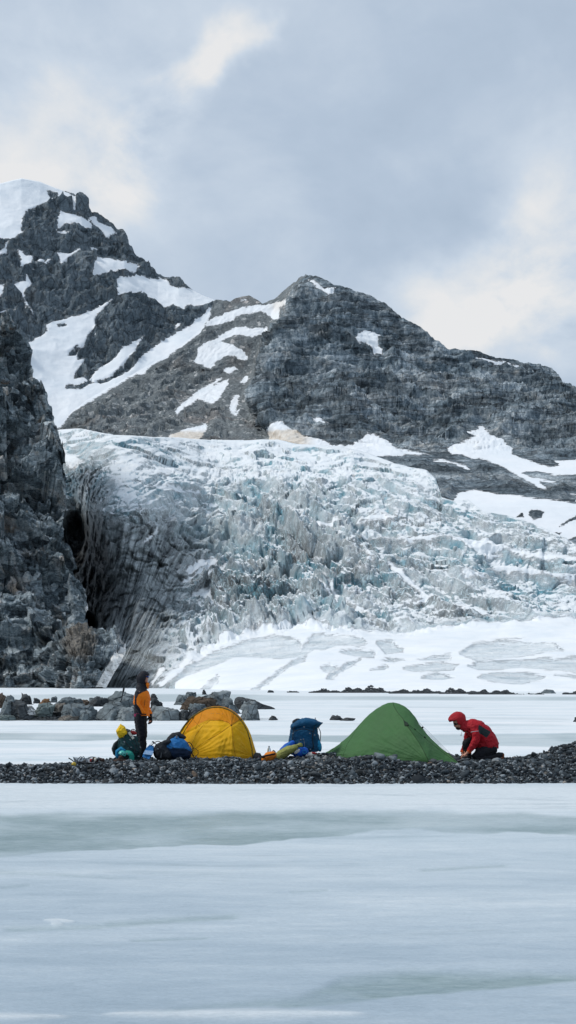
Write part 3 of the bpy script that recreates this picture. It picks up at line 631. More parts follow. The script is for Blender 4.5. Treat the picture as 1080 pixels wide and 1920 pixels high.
# ---------------------------------------------- frozen lake
def build_lake():
    rows = np.concatenate([[2600, 2200], np.linspace(2000, 1296.5, 620), [1292, 1287, 1283.5, 1281.5]]); Yr = 4200/(rows-HY)
    u = spaced(-700, 1780, -20, 1100, 420, 20)
    px, py = np.meshgrid(u, rows); Y = np.repeat(Yr[:, None], len(u), 1); X = (px-540)/F*Y
    def wig(a, s, k): return a*fbm(np.stack([X/s, Y*0+k, Y*0], -1), 4)
    def pyb(pts, amp=6, k=0): return pl(px, pts)+amp*2*fbm(np.stack([px/170, py*0+k, 0*px], -1), 4)
    melt = np.zeros_like(px)
    def band(tp, bt, strength=1, soft=6, k=0, amp=5):
        nonlocal melt
        a = pyb(tp, amp, k); b = pyb(bt, amp, k+7)
        melt = np.maximum(melt, strength*sm(0, soft, py-a)*sm(0, soft*.7, b-py)*(.55+.45*sm(-.25, .2, fbm(np.stack([px/240, py/30, 0*px+k], -1), 4))))
    band([(0,1522),(540,1516),(800,1518),(1080,1524)], [(0,1612),(150,1596),(300,1588),(540,1574),(700,1560),(1080,1566)], 1, 9, 1, 7)
    band([(200,1905),(380,1880),(560,1862),(640,1826),(760,1812),(1080,1816),(1700,1830)], [(200,1905),(420,1898),(620,1890),(760,1875),(900,1860),(1080,1848),(1700,1850)], 1, 18, 2, 5)
    band([(-600,1365),(0,1372),(300,1374),(600,1377),(1080,1374),(1700,1370)], [(-600,1400),(0,1388),(300,1390),(600,1391),(900,1400),(1080,1402),(1700,1400)], .75, 3, 3, 2)
    band([(-600,1305),(300,1300),(620,1304),(1080,1306)], [(-600,1312),(300,1316),(620,1313),(1080,1314)], .6, 2, 4, 1)
    band([(-600,1625),(0,1628),(120,1634),(300,1650)], [(-600,1660),(0,1645),(120,1650),(300,1650)], .5, 8, 5, 4)
    for (x0, y0, x1, y1, th, st) in [(0,1742,210,1734,5,.8),(180,1734,460,1716,5,1.0),(240,1764,400,1756,2.5,.8),(780,1632,960,1622,3,.8),(540,1672,620,1668,2,.5),(0,1665,60,1660,3,.5),(840,1345,1080,1349,1.5,.5),(640,1325,900,1327,1.5,.4),(560,1357,1080,1360,1.5,.45)]:
        t = np.clip((px-x0)/(x1-x0), 0, 1); yy = y0+(y1-y0)*t; tap = np.sin(np.clip((px-x0)/(x1-x0), 0, 1)*pi)
        melt = np.maximum(melt, .6*st*np.exp(-((py-yy)/(th+.01))**2)*sm(0, .3, tap))
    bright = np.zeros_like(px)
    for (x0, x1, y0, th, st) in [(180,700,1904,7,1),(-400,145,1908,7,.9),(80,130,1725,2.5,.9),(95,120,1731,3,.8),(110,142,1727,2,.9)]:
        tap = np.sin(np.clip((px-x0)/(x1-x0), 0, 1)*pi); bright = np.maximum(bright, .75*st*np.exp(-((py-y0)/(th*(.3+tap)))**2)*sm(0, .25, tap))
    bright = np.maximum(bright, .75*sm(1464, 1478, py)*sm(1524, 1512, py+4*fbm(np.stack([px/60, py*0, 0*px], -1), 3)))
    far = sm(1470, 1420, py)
    n = fbm(np.stack([X*.5, Y*.9, 0*X], -1), 4); n2 = fbm(np.stack([X*.12, Y*.25, 0*X+3], -1), 3)
    Z = (.012*n+.02*n2)*sm(1300, 1340, py)-.015*melt+.01*bright
    Z = np.where(py < 1300, 0, Z)
    X = X.copy(); X[:, 0] -= 60; X[:, -1] += 60
    P = np.stack([X, Y, Z], -1); P = np.concatenate([P[:1]*np.array([1, 0, 1])+np.array([0, -25, 0]), P]); melt, bright, far, Y = [np.concatenate([q[:1], q]) for q in (melt, bright, far, Y)]; X = P[..., 0]
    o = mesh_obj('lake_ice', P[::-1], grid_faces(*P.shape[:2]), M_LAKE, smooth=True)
    attr(o, 'melt', melt[::-1]); attr(o, 'bright', bright[::-1]); attr(o, 'far', far[::-1]); attr(o, 'vignette_fade', sm(7.5, 17, Y+1.5*fbm(np.stack([X*.3, Y*.5, 0*X], -1), 3))[::-1])
    tag(o, kind='structure')
    # the ground around and behind, out to the horizon
    g = mesh_obj('ground', [(-4400, -700, -1.2), (4400, -700, -1.2), (4400, 4800, -1.2), (-4400, 4800, -1.2)], [(0, 1, 2, 3)], M_SNOWG); tag(g, kind='structure')
def lake_material():
    t = NT('lake_ice')
    a = t.mapp((.26, 1, 1)); b = t.mapp((.10, .8, 1)); c = t.mapp((.45, 1.3, 1), (0, 0, R(4)))
    n1 = t.noise(.8, 8, .62, .5, a); n2 = t.noise(3.2, 8, .68, .4, c); n3 = t.noise(.35, 6, .6, .4, b); fn = t.noise(60, 5, .7, 0, t.mapp((.5, 1, 1))); n4 = t.noise(14, 6, .7, .3, c)
    v = t.math('ADD', t.math('MULTIPLY', n1, .40), t.math('ADD', t.math('MULTIPLY', n2, .22), t.math('ADD', t.math('MULTIPLY', n3, .42), t.math('MULTIPLY', n4, .12))))
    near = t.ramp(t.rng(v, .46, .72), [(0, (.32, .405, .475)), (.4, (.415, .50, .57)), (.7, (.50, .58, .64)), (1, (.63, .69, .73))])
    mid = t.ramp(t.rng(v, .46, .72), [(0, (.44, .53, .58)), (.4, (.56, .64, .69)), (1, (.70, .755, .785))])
    base = t.mix(t.at('vignette_fade'), near, mid)  # near ice painted darker and bluer, for view angle and vignetting
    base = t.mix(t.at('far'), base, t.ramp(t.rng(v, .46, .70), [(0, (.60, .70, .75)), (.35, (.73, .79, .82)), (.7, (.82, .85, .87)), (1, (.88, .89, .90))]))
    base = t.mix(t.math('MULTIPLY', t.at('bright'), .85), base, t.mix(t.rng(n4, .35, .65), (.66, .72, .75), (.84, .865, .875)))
    mv = t.math('MULTIPLY', t.at('melt'), t.rng(t.math('ADD', t.math('MULTIPLY', n2, .6), t.math('MULTIPLY', n1, .5)), .36, .56, .62, 1.0))
    base = t.mix(mv, base, t.mix(t.rng(t.math('ADD', t.math('MULTIPLY', n1, .5), t.math('MULTIPLY', n4, .5)), .4, .6), (.22, .31, .33), (.37, .465, .485)))
    # thin wandering refrozen cracks and grit
    q = t.noise(.5, 6, .6, .8, t.mapp((.16, 1.1, 1))); ck = t.math('MULTIPLY', t.rng(t.math('ABSOLUTE', t.math('SUBTRACT', q, .5)), 0, .02, 1, 0), t.rng(t.noise(.3, 3), .48, .62))
    base = t.mix(t.math('MULTIPLY', ck, .45), base, (.30, .38, .42))
    base = t.mix(1, base, t.ramp(t.rng(fn, .3, .7), [(0, .88), (1, 1.03)]), 'MULTIPLY')
    h = t.math('ADD', t.math('MULTIPLY', n2, .6), t.math('ADD', n1, t.math('ADD', t.math('MULTIPLY', fn, .06), t.math('MULTIPLY', n4, .25))))
    r = t.rng(mv, 0, 1, .7, .38)
    return t.out(base, r, t.bump(h, .5, .10), spec=.3)

M_FAR = rock_material('far_mountain_rock', 18, .35, 1.0)
M_MID = mid_material(); M_ICE = ice_material(); M_CLIFF = cliff_material(); M_LAKE = lake_material()
_t = NT('old_snow'); M_SNOWG = _t.out(_t.mix(_t.noise(.02, 6), (.7, .75, .78), (.85, .87, .88)), .8)
build_far(); build_mid(); build_glacier(); build_cliff(); build_lake()
# ================================================================== tools for the camp
def wpos(p):
    q = Vector((0, 0, 0))
    while p is not None: q += p.location; p = p.parent
    return np.array(q)
def thing(name, loc, label, cat, group=None):
    o = bpy.data.objects.new(name, None); COL.objects.link(o); o.location = loc; o.empty_display_size = .2
    return tag(o, label, cat, group)
def part(name, V, Fc, mats, parent=None, smooth=True, midx=None, origin=None):
    """V in world metres; the mesh is stored relative to its parent (or to its own base point)"""
    V = np.asarray(V, float).reshape(-1, 3)
    if parent is None:
        b = np.array([(V[:, 0].min()+V[:, 0].max())/2, (V[:, 1].min()+V[:, 1].max())/2, V[:, 2].min()]) if origin is None else np.array(origin)
        o = mesh_obj(name, V-b, Fc, mats, None, smooth, midx); o.location = b
        return o
    return mesh_obj(name, V-wpos(parent), Fc, mats, parent, smooth, midx)
def ring_frames(P):
    P = np.asarray(P, float); n = len(P); T = np.gradient(P, axis=0) if n > 2 else np.repeat((P[-1]-P[0])[None], n, 0)
    T /= np.linalg.norm(T, axis=1)[:, None]+1e-12
    return P, T
def loft(P, rad, seg=14, ref=(0, 1, 0), cap=True):
    """closed tube of elliptical rings. rad: number or (r across ref, r along ref)"""
    P, T = ring_frames(P); rad = np.array([(r, r) if np.isscalar(r) else tuple(r) for r in rad], float)
    if cap:                                               # rounded ends
        r0, r1 = rad[0].mean(), rad[-1].mean()
        P = np.vstack([P[0]-T[0]*r0*.75, P[0]-T[0]*r0*.45, P, P[-1]+T[-1]*r1*.45, P[-1]+T[-1]*r1*.75])
        T = np.vstack([T[0], T[0], T, T[-1], T[-1]]); rad = np.vstack([rad[0]*.35, rad[0]*.8, rad, rad[-1]*.8, rad[-1]*.35])
    V = []; a = np.linspace(0, 2*pi, seg, endpoint=False); ref = np.array(ref, float)
    for p, t, r in zip(P, T, rad):
        e2 = ref-t*(ref@t)
        if np.linalg.norm(e2) < .05: e2 = np.array([1, 0, 0])-t*t[0]
        e2 /= np.linalg.norm(e2); e1 = np.cross(t, e2)
        V.append(p+np.cos(a)[:, None]*e1*r[0]+np.sin(a)[:, None]*e2*r[1])
    V = np.concatenate(V); n = len(P); Fc = []
    for i in range(n-1):
        for j in range(seg):
            k = (j+1) % seg; Fc.append((i*seg+j, i*seg+k, (i+1)*seg+k, (i+1)*seg+j))
    Fc.append(tuple(range(seg-1, -1, -1))); Fc.append(tuple((n-1)*seg+j for j in range(seg)))
    return V, Fc
_ico = {}
def ico(n):
    if n not in _ico:
        bm = bmesh.new(); bmesh.ops.create_icosphere(bm, subdivisions=n, radius=1)
        _ico[n] = (np.array([v.co[:] for v in bm.verts]), np.array([[v.index for v in f.verts] for f in bm.faces])); bm.free()
    return _ico[n]
def ell(c, r, rot=(0, 0, 0), n=3, pw=1.0):
    V, Fc = ico(n); V = V.copy()
    if pw != 1: V = np.sign(V)*np.abs(V)**pw; 
    M = np.array(Euler(rot).to_matrix()); return V*np.array(r)@M.T+np.array(c), [tuple(f) for f in Fc]
def box(c, s, rot=(0, 0, 0)):
    V = np.array([(x, y, z) for x in (-.5, .5) for y in (-.5, .5) for z in (-.5, .5)])*np.array(s)
    M = np.array(Euler(rot).to_matrix())
    return V@M.T+np.array(c), [(0, 1, 3, 2), (4, 6, 7, 5), (0, 4, 5, 1), (2, 3, 7, 6), (0, 2, 6, 4), (1, 5, 7, 3)]
def join(L):
    V = []; Fc = []; n = 0
    for v, f in L:
        V.append(np.asarray(v)); Fc += [tuple(int(i)+n for i in q) for q in f]; n += len(v)
    return np.concatenate(V), Fc
def blob(name, L, mats, parent=None, voxel=.014, it=4, wr=.005, wf=14.0, stretch=(1, 1, 1), matfn=None, seed=0):
    """union of overlapping closed shapes grown together into one continuous skin"""
    V, Fc = join(L); o = mesh_obj('tmp', V, Fc, []); m = o.modifiers.new('r', 'REMESH'); m.mode = 'VOXEL'; m.voxel_size = voxel
    if it: s = o.modifiers.new('s', 'SMOOTH'); s.iterations = it; s.factor = .5
    me = bpy.data.meshes.new_from_object(o.evaluated_get(bpy.context.evaluated_depsgraph_get()))
    n = len(me.vertices); V = np.zeros(n*3, np.float32); me.vertices.foreach_get('co', V); V = V.reshape(-1, 3).astype(float)
    N = np.zeros(n*3, np.float32); me.vertices.foreach_get('normal', N); N = N.reshape(-1, 3)
    Fc = [tuple(p.vertices) for p in me.polygons]; old = o.data
    bpy.data.objects.remove(o); bpy.data.meshes.remove(me); bpy.data.meshes.remove(old)
    if wr:
        q = V*wf*np.array(stretch)+seed*7.7
        V = V+N*(wr*(1.3*(ridged(q, 3)-.6)+.8*fbm(q*.5, 3)))[:, None]
    mi = None
    if matfn is not None:
        C = np.array([V[list(f)].mean(0) for f in Fc]); mi = matfn(C)
    return part(name, V, Fc, mats, parent, True, mi)
# pixel helpers for the objects: px size in metres at distance Y
def m_(Y): return Y/F
def EL(px, py, Y, rx, ry, rz, rot=0, n=3, pw=1.0):
    """ellipsoid: rx, ry in photo pixels, rz (towards the viewer) in metres, rot in degrees in the picture plane"""
    return ell(at(px, py, Y), (rx*m_(Y), rz, ry*m_(Y)), (0, R(rot), 0), n, pw)
def LO(pts, seg=14, ref=(0, 1, 0), flat=1.0, cap=True):
    """pts: (px, py, Y, r_px[, r depth in px])"""
    P = [at(p[0], p[1], p[2]) for p in pts]
    rad = [(p[3]*m_(p[2]), (p[4] if len(p) > 4 else p[3]*flat)*m_(p[2])) for p in pts]
    return loft(P, rad, seg, ref, cap)
def proj(C):
    return 540+F*C[:, 0]/C[:, 1], HY-F*(C[:, 2]-HC)/C[:, 1]
def spline(pts, n=24):
    """smooth curve through the points"""
    P = np.array(pts, float); k = len(P)
    if k < 3: return P[0]+(P[-1]-P[0])*np.linspace(0, 1, n)[:, None]
    out = []; Q = np.vstack([2*P[0]-P[1], P, 2*P[-1]-P[-2]])
    for s in np.linspace(0, k-1-1e-6, n):
        i = int(s); f = s-i; a, b, c, d = Q[i], Q[i+1], Q[i+2], Q[i+3]
        out.append(.5*((2*b)+(-a+c)*f+(2*a-5*b+4*c-d)*f*f+(-a+3*b-3*c+d)*f**3))
    return np.array(out)
def cord(pts, r, seg=8, n=24):
    P = spline(pts, n); return loft(P, [r]*len(P), seg, (.3, 1, .2))
def pcord(pts, r, seg=8, n=24): return cord([at(*p) for p in pts], r, seg, n)

def fabric(name, col, rough=.6, wr=.25, scale=22, dirt=.12, sheen=0, weave=True, trans=0):
    t = NT(name); n1 = t.noise(scale*.12, 5, .6); n2 = t.noise(scale, 6, .65, .6); n3 = t.noise(scale*.35, 5, .6, 1.2)
    c = t.mix(t.rng(n1, .35, .7), col, tuple(min(1, x*.8+.012) for x in col))
    c = t.mix(t.rng(n3, .45, .7, 0, dirt), c, tuple(x*.45+.03 for x in col))
    h = t.math('ADD', t.math('MULTIPLY', n3, .9), t.math('MULTIPLY', n2, .35))
    m = t.out(c, rough+.1, t.bump(h, wr*3.0, .03), spec=.13)
    if sheen: t.b.inputs['Sheen Weight'].default_value = sheen
    if trans:
        tr_ = t.n.new('ShaderNodeBsdfTranslucent'); t.set(tr_.inputs['Color'], c); mx = t.n.new('ShaderNodeMixShader'); mx.inputs[0].default_value = trans
        t.l.new(t.b.outputs[0], mx.inputs[1]); t.l.new(tr_.outputs[0], mx.inputs[2]); t.l.new(mx.outputs[0], t.n['Material Output'].inputs[0])
    return m
def plain(name, col, rough=.5, metal=0, bump=.1, scale=30):
    t = NT(name); n = t.noise(scale, 5, .6)
    return t.out(t.mix(t.rng(n, .3, .7), col, tuple(x*.75 for x in col)), rough, t.bump(n, bump, .01), metal)
# ================================================================== gravel bar and boulders
def gravel_z(x, y):
    x = np.asarray(x, float); y = np.asarray(y, float); e = .16*fbm(np.stack([x*.7, y*0, x*0+2], -1), 3)
    bk = pl(x, [(-9, 23.3), (-5.5, 23.45), (-3.9, 24.0), (-3.0, 24.9), (1.5, 25.1), (9, 25.0)]); back = 1-sm(bk, bk+1.5, y)
    z = .27*sm(22.05+e, 23.1+e, y)*back
    z = z-.055*sm(-3.0, -4.4, x)*sm(22, 23.2, y)*back-.07*(1-back)
    z = z+.055*fbm(np.stack([x*1.1, y*1.3, x*0], -1), 4)*sm(22.3, 23.2, y)*(1-sm(bk, bk+1.5, y))
    for cx, cy, r, h in [(-1.02, 23.7, .32, .09), (1.58, 23.35, .42, .13), (1.2, 23.6, .3, .05), (5.75, 24.2, .85, .34), (4.9, 24.0, .5, .05), (6.8, 24.4, .9, .28), (-3.1, 24.2, .25, .05), (.72, 25.2, .5, .10)]:
        z = z+h*np.exp(-((x-cx)**2+((y-cy)*1.1)**2)/r**2)*sm(22.1, 22.7, y)
    return z*(1-sm(8.3, 9.3, np.abs(x)))-.06*(1-sm(21.9, 22.3, y))-.06*sm(8.3, 9.3, np.abs(x))
def ground_at(px, Y): return float(gravel_z((px-540)/F*Y, Y))
def stone_proto(rs, n=2, planes=9, flat=(1, .8, .55), jag=.0):
    V, Fc = ico(n); V = V.copy(); D = rs.normal(size=(planes, 3)); D /= np.linalg.norm(D, axis=1)[:, None]; h = .36+.34*rs.rand(planes)
    dd = np.clip(V@D.T, 1e-3, None); r = np.minimum(1.5, (h[None]/dd).min(1)); V = V*r[:, None]
    if jag: V = V*(1+jag*fbm(V*2.2+rs.rand()*50, 4))[:, None]
    V = V*np.array(flat); V -= (V.max(0)+V.min(0))/2; V /= np.abs(V).max(); return V, Fc
def stone_material(name, cols, k=18, attrname=None):
    t = NT(name); n = t.noise(k*.35, 7, .65, .4); n2 = t.noise(k*2, 7, .75)
    v = t.math('ADD', t.math('MULTIPLY', n, .6), t.math('MULTIPLY', n2, .4))
    if attrname: v = t.math('ADD', t.math('MULTIPLY', v, .55), t.math('MULTIPLY', t.at(attrname), .55))
    c = t.ramp(t.rng(v, .3, .75), cols)
    if attrname: c = t.mix(t.rng(t.at('hue'), .86, .98, 0, .6), c, t.mix(1, c, (1.6, 1.1, .75), 'MULTIPLY'))
    if not attrname and k < 10:
        ce = t.rng(t.voro(k*.5, t.mapp((1, 1, 1.7), (R(20), R(25), 0)), 'DISTANCE_TO_EDGE', 'Distance'), 0, .05, .35, 1); bd = t.noise(k*1.2, 6, .65, .4, t.mapp((.3, .3, 2.0), (0, R(18), 0)))
        c = t.mix(1, c, t.ramp(ce, [(0, 0), (1, 1)]), 'MULTIPLY'); c = t.mix(1, c, t.ramp(t.rng(bd, .3, .7), [(0, .6), (1, 1.2)]), 'MULTIPLY'); v = t.math('ADD', v, t.math('ADD', t.math('MULTIPLY', ce, .3), t.math('MULTIPLY', bd, .8)))
    return t.out(c, t.rng(n, .3, .7, .7, .95), t.bump(v, .8, .45/k), spec=.18)
def build_gravel():
    xs = np.linspace(-9, 10, 380); ys = np.concatenate([np.linspace(21.7, 24.5, 110), np.linspace(24.6, 28.2, 60)])
    X, Y = np.meshgrid(xs, ys); Z = gravel_z(X, Y)+.012*fbm(np.stack([X*9, Y*9, 0*X], -1), 3)
    o = mesh_obj('gravel_bar', np.stack([X, Y, Z-.02], -1), grid_faces(*X.shape), M_GRAVEL_BED, smooth=True); tag(o, kind='structure')
    rs = np.random.RandomState(11); protos = [stone_proto(rs, 2, 7+rs.randint(5), (1, .65+.3*rs.rand(), .35+.35*rs.rand())) for _ in range(14)]
    n = 46000; x = rs.uniform(-8.8, 9.6, n); y = 21.98+4.6*rs.rand(n)**1.4
    s = np.exp(rs.normal(-3.80, .46, n)); s = np.clip(s, .016, .10); s = np.where(rs.rand(n) < .02, s*1.5, s)
    e = .16*fbm(np.stack([x*.7, y*0, x*0+2], -1), 3); bk = pl(x, [(-9, 23.3), (-5.5, 23.45), (-3.9, 24.0), (-3.0, 24.9), (1.5, 25.1), (9, 25.0)]); keep = (y > 22.03+e+s*.6) & (y < bk+1.15); x, y, s = x[keep], y[keep], s[keep]; n = len(x)
    z = gravel_z(x, y)+s*.18*rs.rand(n)
    Vs = []; Fs = []; A = []; H = []; off = 0
    for i in range(n):
        V, Fc = protos[i % 14]; M = np.array(Euler((rs.normal(0, .45), rs.normal(0, .45), rs.rand()*6.28)).to_matrix())
        Vs.append(V@M.T*s[i]+np.array([x[i], y[i], z[i]])); Fs.append(Fc+off); off += len(V); A.append(rs.rand()**1.35); H.append(rs.rand())
    k = len(protos[0][0]); o = mesh_obj('gravel', np.concatenate(Vs), np.concatenate(Fs), M_PEBBLE)
    attr(o, 'shade', np.repeat(A, k)); attr(o, 'hue', np.repeat(H, k)); tag(o, kind='stuff', label='dark grey angular gravel heaped along the lake bar', cat='gravel')
    # single larger cobbles that stand out
    cob = [(812, 1424, 9, 8, 23.35, 'dark', 'round dark grey cobble leaning on the right foot of the green tent'),
           (824, 1429, 8, 6, 23.2, 'dark', 'second dark cobble, just right of the one on the tent foot'),
           (868, 1424, 13, 7, 23.7, 'dark', 'flat oval charcoal cobble beside the right tip of the green tent'),
           (846, 1419, 14, 7, 25.2, 'dark', 'dark rounded stone behind the right tip of the green tent'),
           (784, 1437, 6, 6, 22.95, 'pale', 'small pale upright stone in front of the green tent'),
           (737, 1421, 9, 6, 23.25, 'grey', 'grey cobble on the stone heap in front of the green tent'),
           (712, 1417, 11, 7, 23.25, 'grey', 'largest cobble on top of the heap before the green tent'),
           (690, 1424, 9, 6, 23.2, 'dark', 'dark cobble low at the left of the heap before the green tent'),
           (806, 1431, 5, 4, 23.05, 'brown', 'little brownish stone under the dark cobbles by the tent foot'),
           (590, 1457, 11, 6, 22.5, 'dark', 'big dark flat stone in the gravel below the blue backpack'),
           (1003, 1402, 8, 6, 24.1, 'dark', 'dark stone on the left shoulder of the right hand gravel mound'),
           (366, 1458, 7, 6, 22.5, 'brown', 'reddish brown stone in the gravel below the yellow tent')]
    for (px, py, rx, ry, Y, tone, lab) in cob:
        V, Fc = stone_proto(rs, 3, 10, (1, .8, ry/rx), .12); V = V/np.abs(V[:, 0]).max(); c = np.array(at(px, py, Y)); c[2] = ground_at(px, Y)+ry*m_(Y)*.55
        o = part('cobble', V*rx*m_(Y)+c, Fc, M_ROCK[tone], None, True); tag(o, lab, 'stone', 'larger stones on the gravel bar')
def boulder_mesh(rs, x0, x1, y0, y1, Y, lean=0, planes=7, depth=.8):
    V, Fc = ico(5 if x1-x0 > 25 else 4); V = V.copy(); D = rs.normal(size=(planes, 3)); D[:, 1] *= .8; D[0] = (.1, -.2, 1); D[1] = (-.9, -.5, .25); D[2] = (.85, -.6, .1); D /= np.linalg.norm(D, axis=1)[:, None]; h = .45+.35*rs.rand(planes)
    r = np.minimum(1.5, (h[None]/np.clip(V@D.T, 1e-3, None)).min(1)); V = V*r[:, None]
    V[:, 2] = np.maximum(V[:, 2], -.30); V[:, 0] *= 1+.28*(V[:, 2].max()-V[:, 2]); V[:, 0] += lean*V[:, 2]
    for a in (0, 2): V[:, a] -= (V[:, a].max()+V[:, a].min())/2; V[:, a] /= V[:, a].max()
    V[:, 1] /= np.abs(V[:, 1]).max()
    w = (x1-x0)/2*m_(Y)*1.18; hh = (y1-y0)/2*m_(Y)*1.06; dp = max(w, hh)*depth
    P = V*np.array([w, dp, hh]); q = P*1.6+rs.rand()*40
    n = V/np.linalg.norm(V, axis=1)[:, None]; s = min(w, hh)
    P = P+n*(s*(.24*facets(q*1.3/s*.55)+.10*facets(q*3.5/s*.55)+.03*fbm(q*2/s*.6, 4)))[:, None]
    P[:, 2] = np.maximum(P[:, 2], -hh*1.02)
    return P+np.array(at((x0+x1)/2, (y0+y1)/2, Y)), Fc
BOULD = []
def _z(L, s, ox, oy, base):
    for (x0, x1, y0, y1, Y, lean, tone, lab) in L: BOULD.append((x0*s+ox, x1*s+ox, y0*s+oy, y1*s+oy, Y, lean, tone, lab))
_z([(-60,42,62,170,61,0,'brown','rusty brown boulder cut by the left edge of the photo'),(-30,165,95,245,60,.35,'grey','big slanted slate block at the far left of the boulder row'),(70,240,118,248,59.6,-.3,'dark','dark wedge shaped block leaning right beside the big slanted slate'),
 (165,257,65,142,60.6,.2,'dark','dark block perched above the leftmost wedge of the boulder row'),(262,312,98,135,63,0,'dark','small dark stone left of the orange slab'),(303,402,102,142,62,0,'rust','orange brown slab lying behind the left boulders'),
 (393,442,86,128,62.5,.6,'grey','small pointed grey fin of rock right of the orange slab'),(400,632,92,152,61.5,.5,'grey','long thin slab tilting up to the right behind the boulder row'),(680,830,92,158,61.5,.25,'dark','dark blocky bar of rock behind the large flat slab'),
 (615,702,115,160,62,0,'brown','brownish stone between the tilted slab and the dark bar'),(698,750,96,125,63,0,'grey','small grey stone peeking over the dark bar of rock'),(405,512,138,198,60.3,0,'tan','tan grey boulder sitting above the greenish slab'),
 (260,412,140,238,60,.15,'green','greenish grey slab in the middle left of the boulder row'),(488,782,143,248,59.8,-.2,'grey','largest flat slab of the left boulder group'),(565,722,192,274,59.2,.25,'grey','flat split slab at the front foot of the largest slab'),
 (-20,112,232,266,58.8,0,'green','low greenish slab at the ice edge on the far left'),(203,268,158,190,60.2,0,'white','small white quartz stone, upper of a pair between the left boulders'),(205,268,186,225,59.5,0,'white','small white quartz stone, lower of a pair between the left boulders'),
 (830,1044,46,150,62,-.1,'grey','tall grey boulder peak behind the standing person, with a pole leaning on it'),(885,1060,86,190,60.8,.1,'grey','rounded grey boulder between the tall peak and the standing person'),(722,960,140,278,59.5,.3,'grey','broad pale grey boulder at the ice edge left of the standing person'),
 (880,1120,165,284,59.0,0,'pale','long pale ledge of rock directly behind the standing person'),(300,500,205,262,60.4,0,'dark','dark broken rock filling the gap below the tan boulder'),(430,600,232,272,59.1,.2,'tan','low brownish slab at the ice edge below the largest flat slab'),
 (110,280,215,262,59.5,0,'dark','low dark stone at the ice edge below the quartz stones')], .2407, 0, 1285, 0)
_z([(125,178,84,130,62,0,'dark','upper dark block just right of the standing person'),(128,220,118,190,61,0,'dark','lower dark cubic block just right of the standing person'),(128,335,180,294,59.3,0,'pale','flat pale boulder between the standing person and the yellow tent'),
 (308,402,90,160,62,.1,'grey','grey block at the left end of the high boulder pile behind the yellow tent'),(383,468,69,100,63,.2,'grey','small grey stone on the back of the high boulder pile'),(366,604,104,196,60.5,-.15,'rustdark','large dark brown boulder in the pile behind the yellow tent'),
 (430,700,60,135,62.5,-.1,'pale','long pale slab topping the pile behind the yellow tent'),(516,557,54,84,62.3,0,'dark','small black round stone balanced on top of the pale slab'),(588,704,66,180,61.3,-.3,'pale','pale grey block at the right side of the high boulder pile'),
 (415,548,160,215,59.7,0,'grey','grey rounded stone just above the left slope of the yellow tent'),(325,440,205,275,59.5,0,'dark','dark jumble of broken rock left of the yellow tent roof'),(400,520,190,260,59.2,0,'dark','dark angular stone against the left roof of the yellow tent'),(678,806,108,225,60.3,-.6,'grey','bluish wedge of rock sloping down behind the top of the yellow tent'),
 (775,1040,113,192,61.5,-.3,'dark','long dark slab at the right end of the boulders, lying on the ice'),(798,932,138,284,59.4,.1,'pale','upright angular pale boulder right of the yellow tent top'),(1018,1080,250,275,59.6,.2,'dark','small dark flat stone on the ice above the gap between tents')], .25, 250, 1280, 0)
BOULD += [(619,645,1342,1351,59.8,.2,'dark','low dark rock on the ice just left of the green tent roof'),(636,664,1346,1351,59,.4,'dark','thin flat stone on the ice touching the low rock left of the green tent'),
          (1073,1095,1344,1353,57,0,'dark','dark stone on the ice cut by the right edge of the photo'),(1016,1041,1293,1300,207,-.3,'grey','grey wedge shaped rock on the far shore at the right'),
          (501,513,1294,1298.5,224,0,'dark','small black rock alone on the far shore above the yellow tent')]
def build_boulders():
    rs = np.random.RandomState(5)
    for (x0, x1, y0, y1, Y, lean, tone, lab) in BOULD:
        V, Fc = boulder_mesh(rs, x0, x1, y0, y1+1.2, Y, lean); tag(part('boulder', V, Fc, M_ROCK[tone], None, False), lab, 'boulder', 'boulders on the frozen lake')
    # broken stone between the boulders, and the low moraine far out on the shore
    def rubble(name, spots, n, smin, smax, lab, seed):
        r = np.random.RandomState(seed); pr = [stone_proto(r, 2, 8, (1, .8, .6)) for _ in range(8)]; Vs = []; Fs = []; off = 0; w = np.array([s[-1] for s in spots], float); w /= w.sum()
        for i in range(n):
            x0, x1, yt, yb, Y, _ = spots[r.choice(len(spots), p=w)]; Y = 4170/(yb-HY) if Y > 100 else Y; u = r.rand(); px = x0+(x1-x0)*u; env = math.sin(pi*u)**.5
            h = r.rand()**1.3*env*(.6+.4*math.sin(px*.21)*math.sin(px*.083+1)); py = yb+(yt-yb)*h; Yq = Y*(1+.04*h); s = (smin+(smax-smin)*r.rand()**2)*m_(Y)*.62
            V, Fc = pr[i % 8]; M = np.array(Euler(tuple(r.rand(3)*6)).to_matrix()); Vs.append(V@M.T*s*np.array([1.2, 1, .8])+np.array(at(px, py, Yq))); Fs.append(Fc+off); off += len(V)
        o = mesh_obj(name, np.concatenate(Vs), np.concatenate(Fs), M_ROCK['dark']); A = np.repeat(r.rand(n), len(pr[0][0])); tag(o, lab, 'rubble', kind='stuff')
    rubble('rubble', [(0,130,1334,1351,59.0,2),(50,215,1322,1350,60.4,4),(60,255,1336,1352,59.0,3),(180,260,1325,1351,60,1),(300,350,1328,1353,59.6,2.5),(325,425,1324,1349,60,3),(250,300,1345,1352,60,.6),(350,362,1312,1318,61,.4)], 1500, 2.2, 8, 'small broken stones wedged between the big boulders', 3)
    rubble('rubble', [(588,640,1290,1299,238,3),(640,732,1283,1299,240,9),(730,835,1290,1300.5,240,9),(825,890,1288,1301,238,7),(880,966,1291,1302,236,8),(1004,1016,1298,1302,235,.6),(1055,1120,1294,1302,235,4),(540,560,1296,1298.5,240,.5),(580,600,1296,1299,240,.7),(960,1020,1300,1302,235,.3)], 6500, 1.1, 4.2, 'low dark moraine stones strung along the far shore', 4)
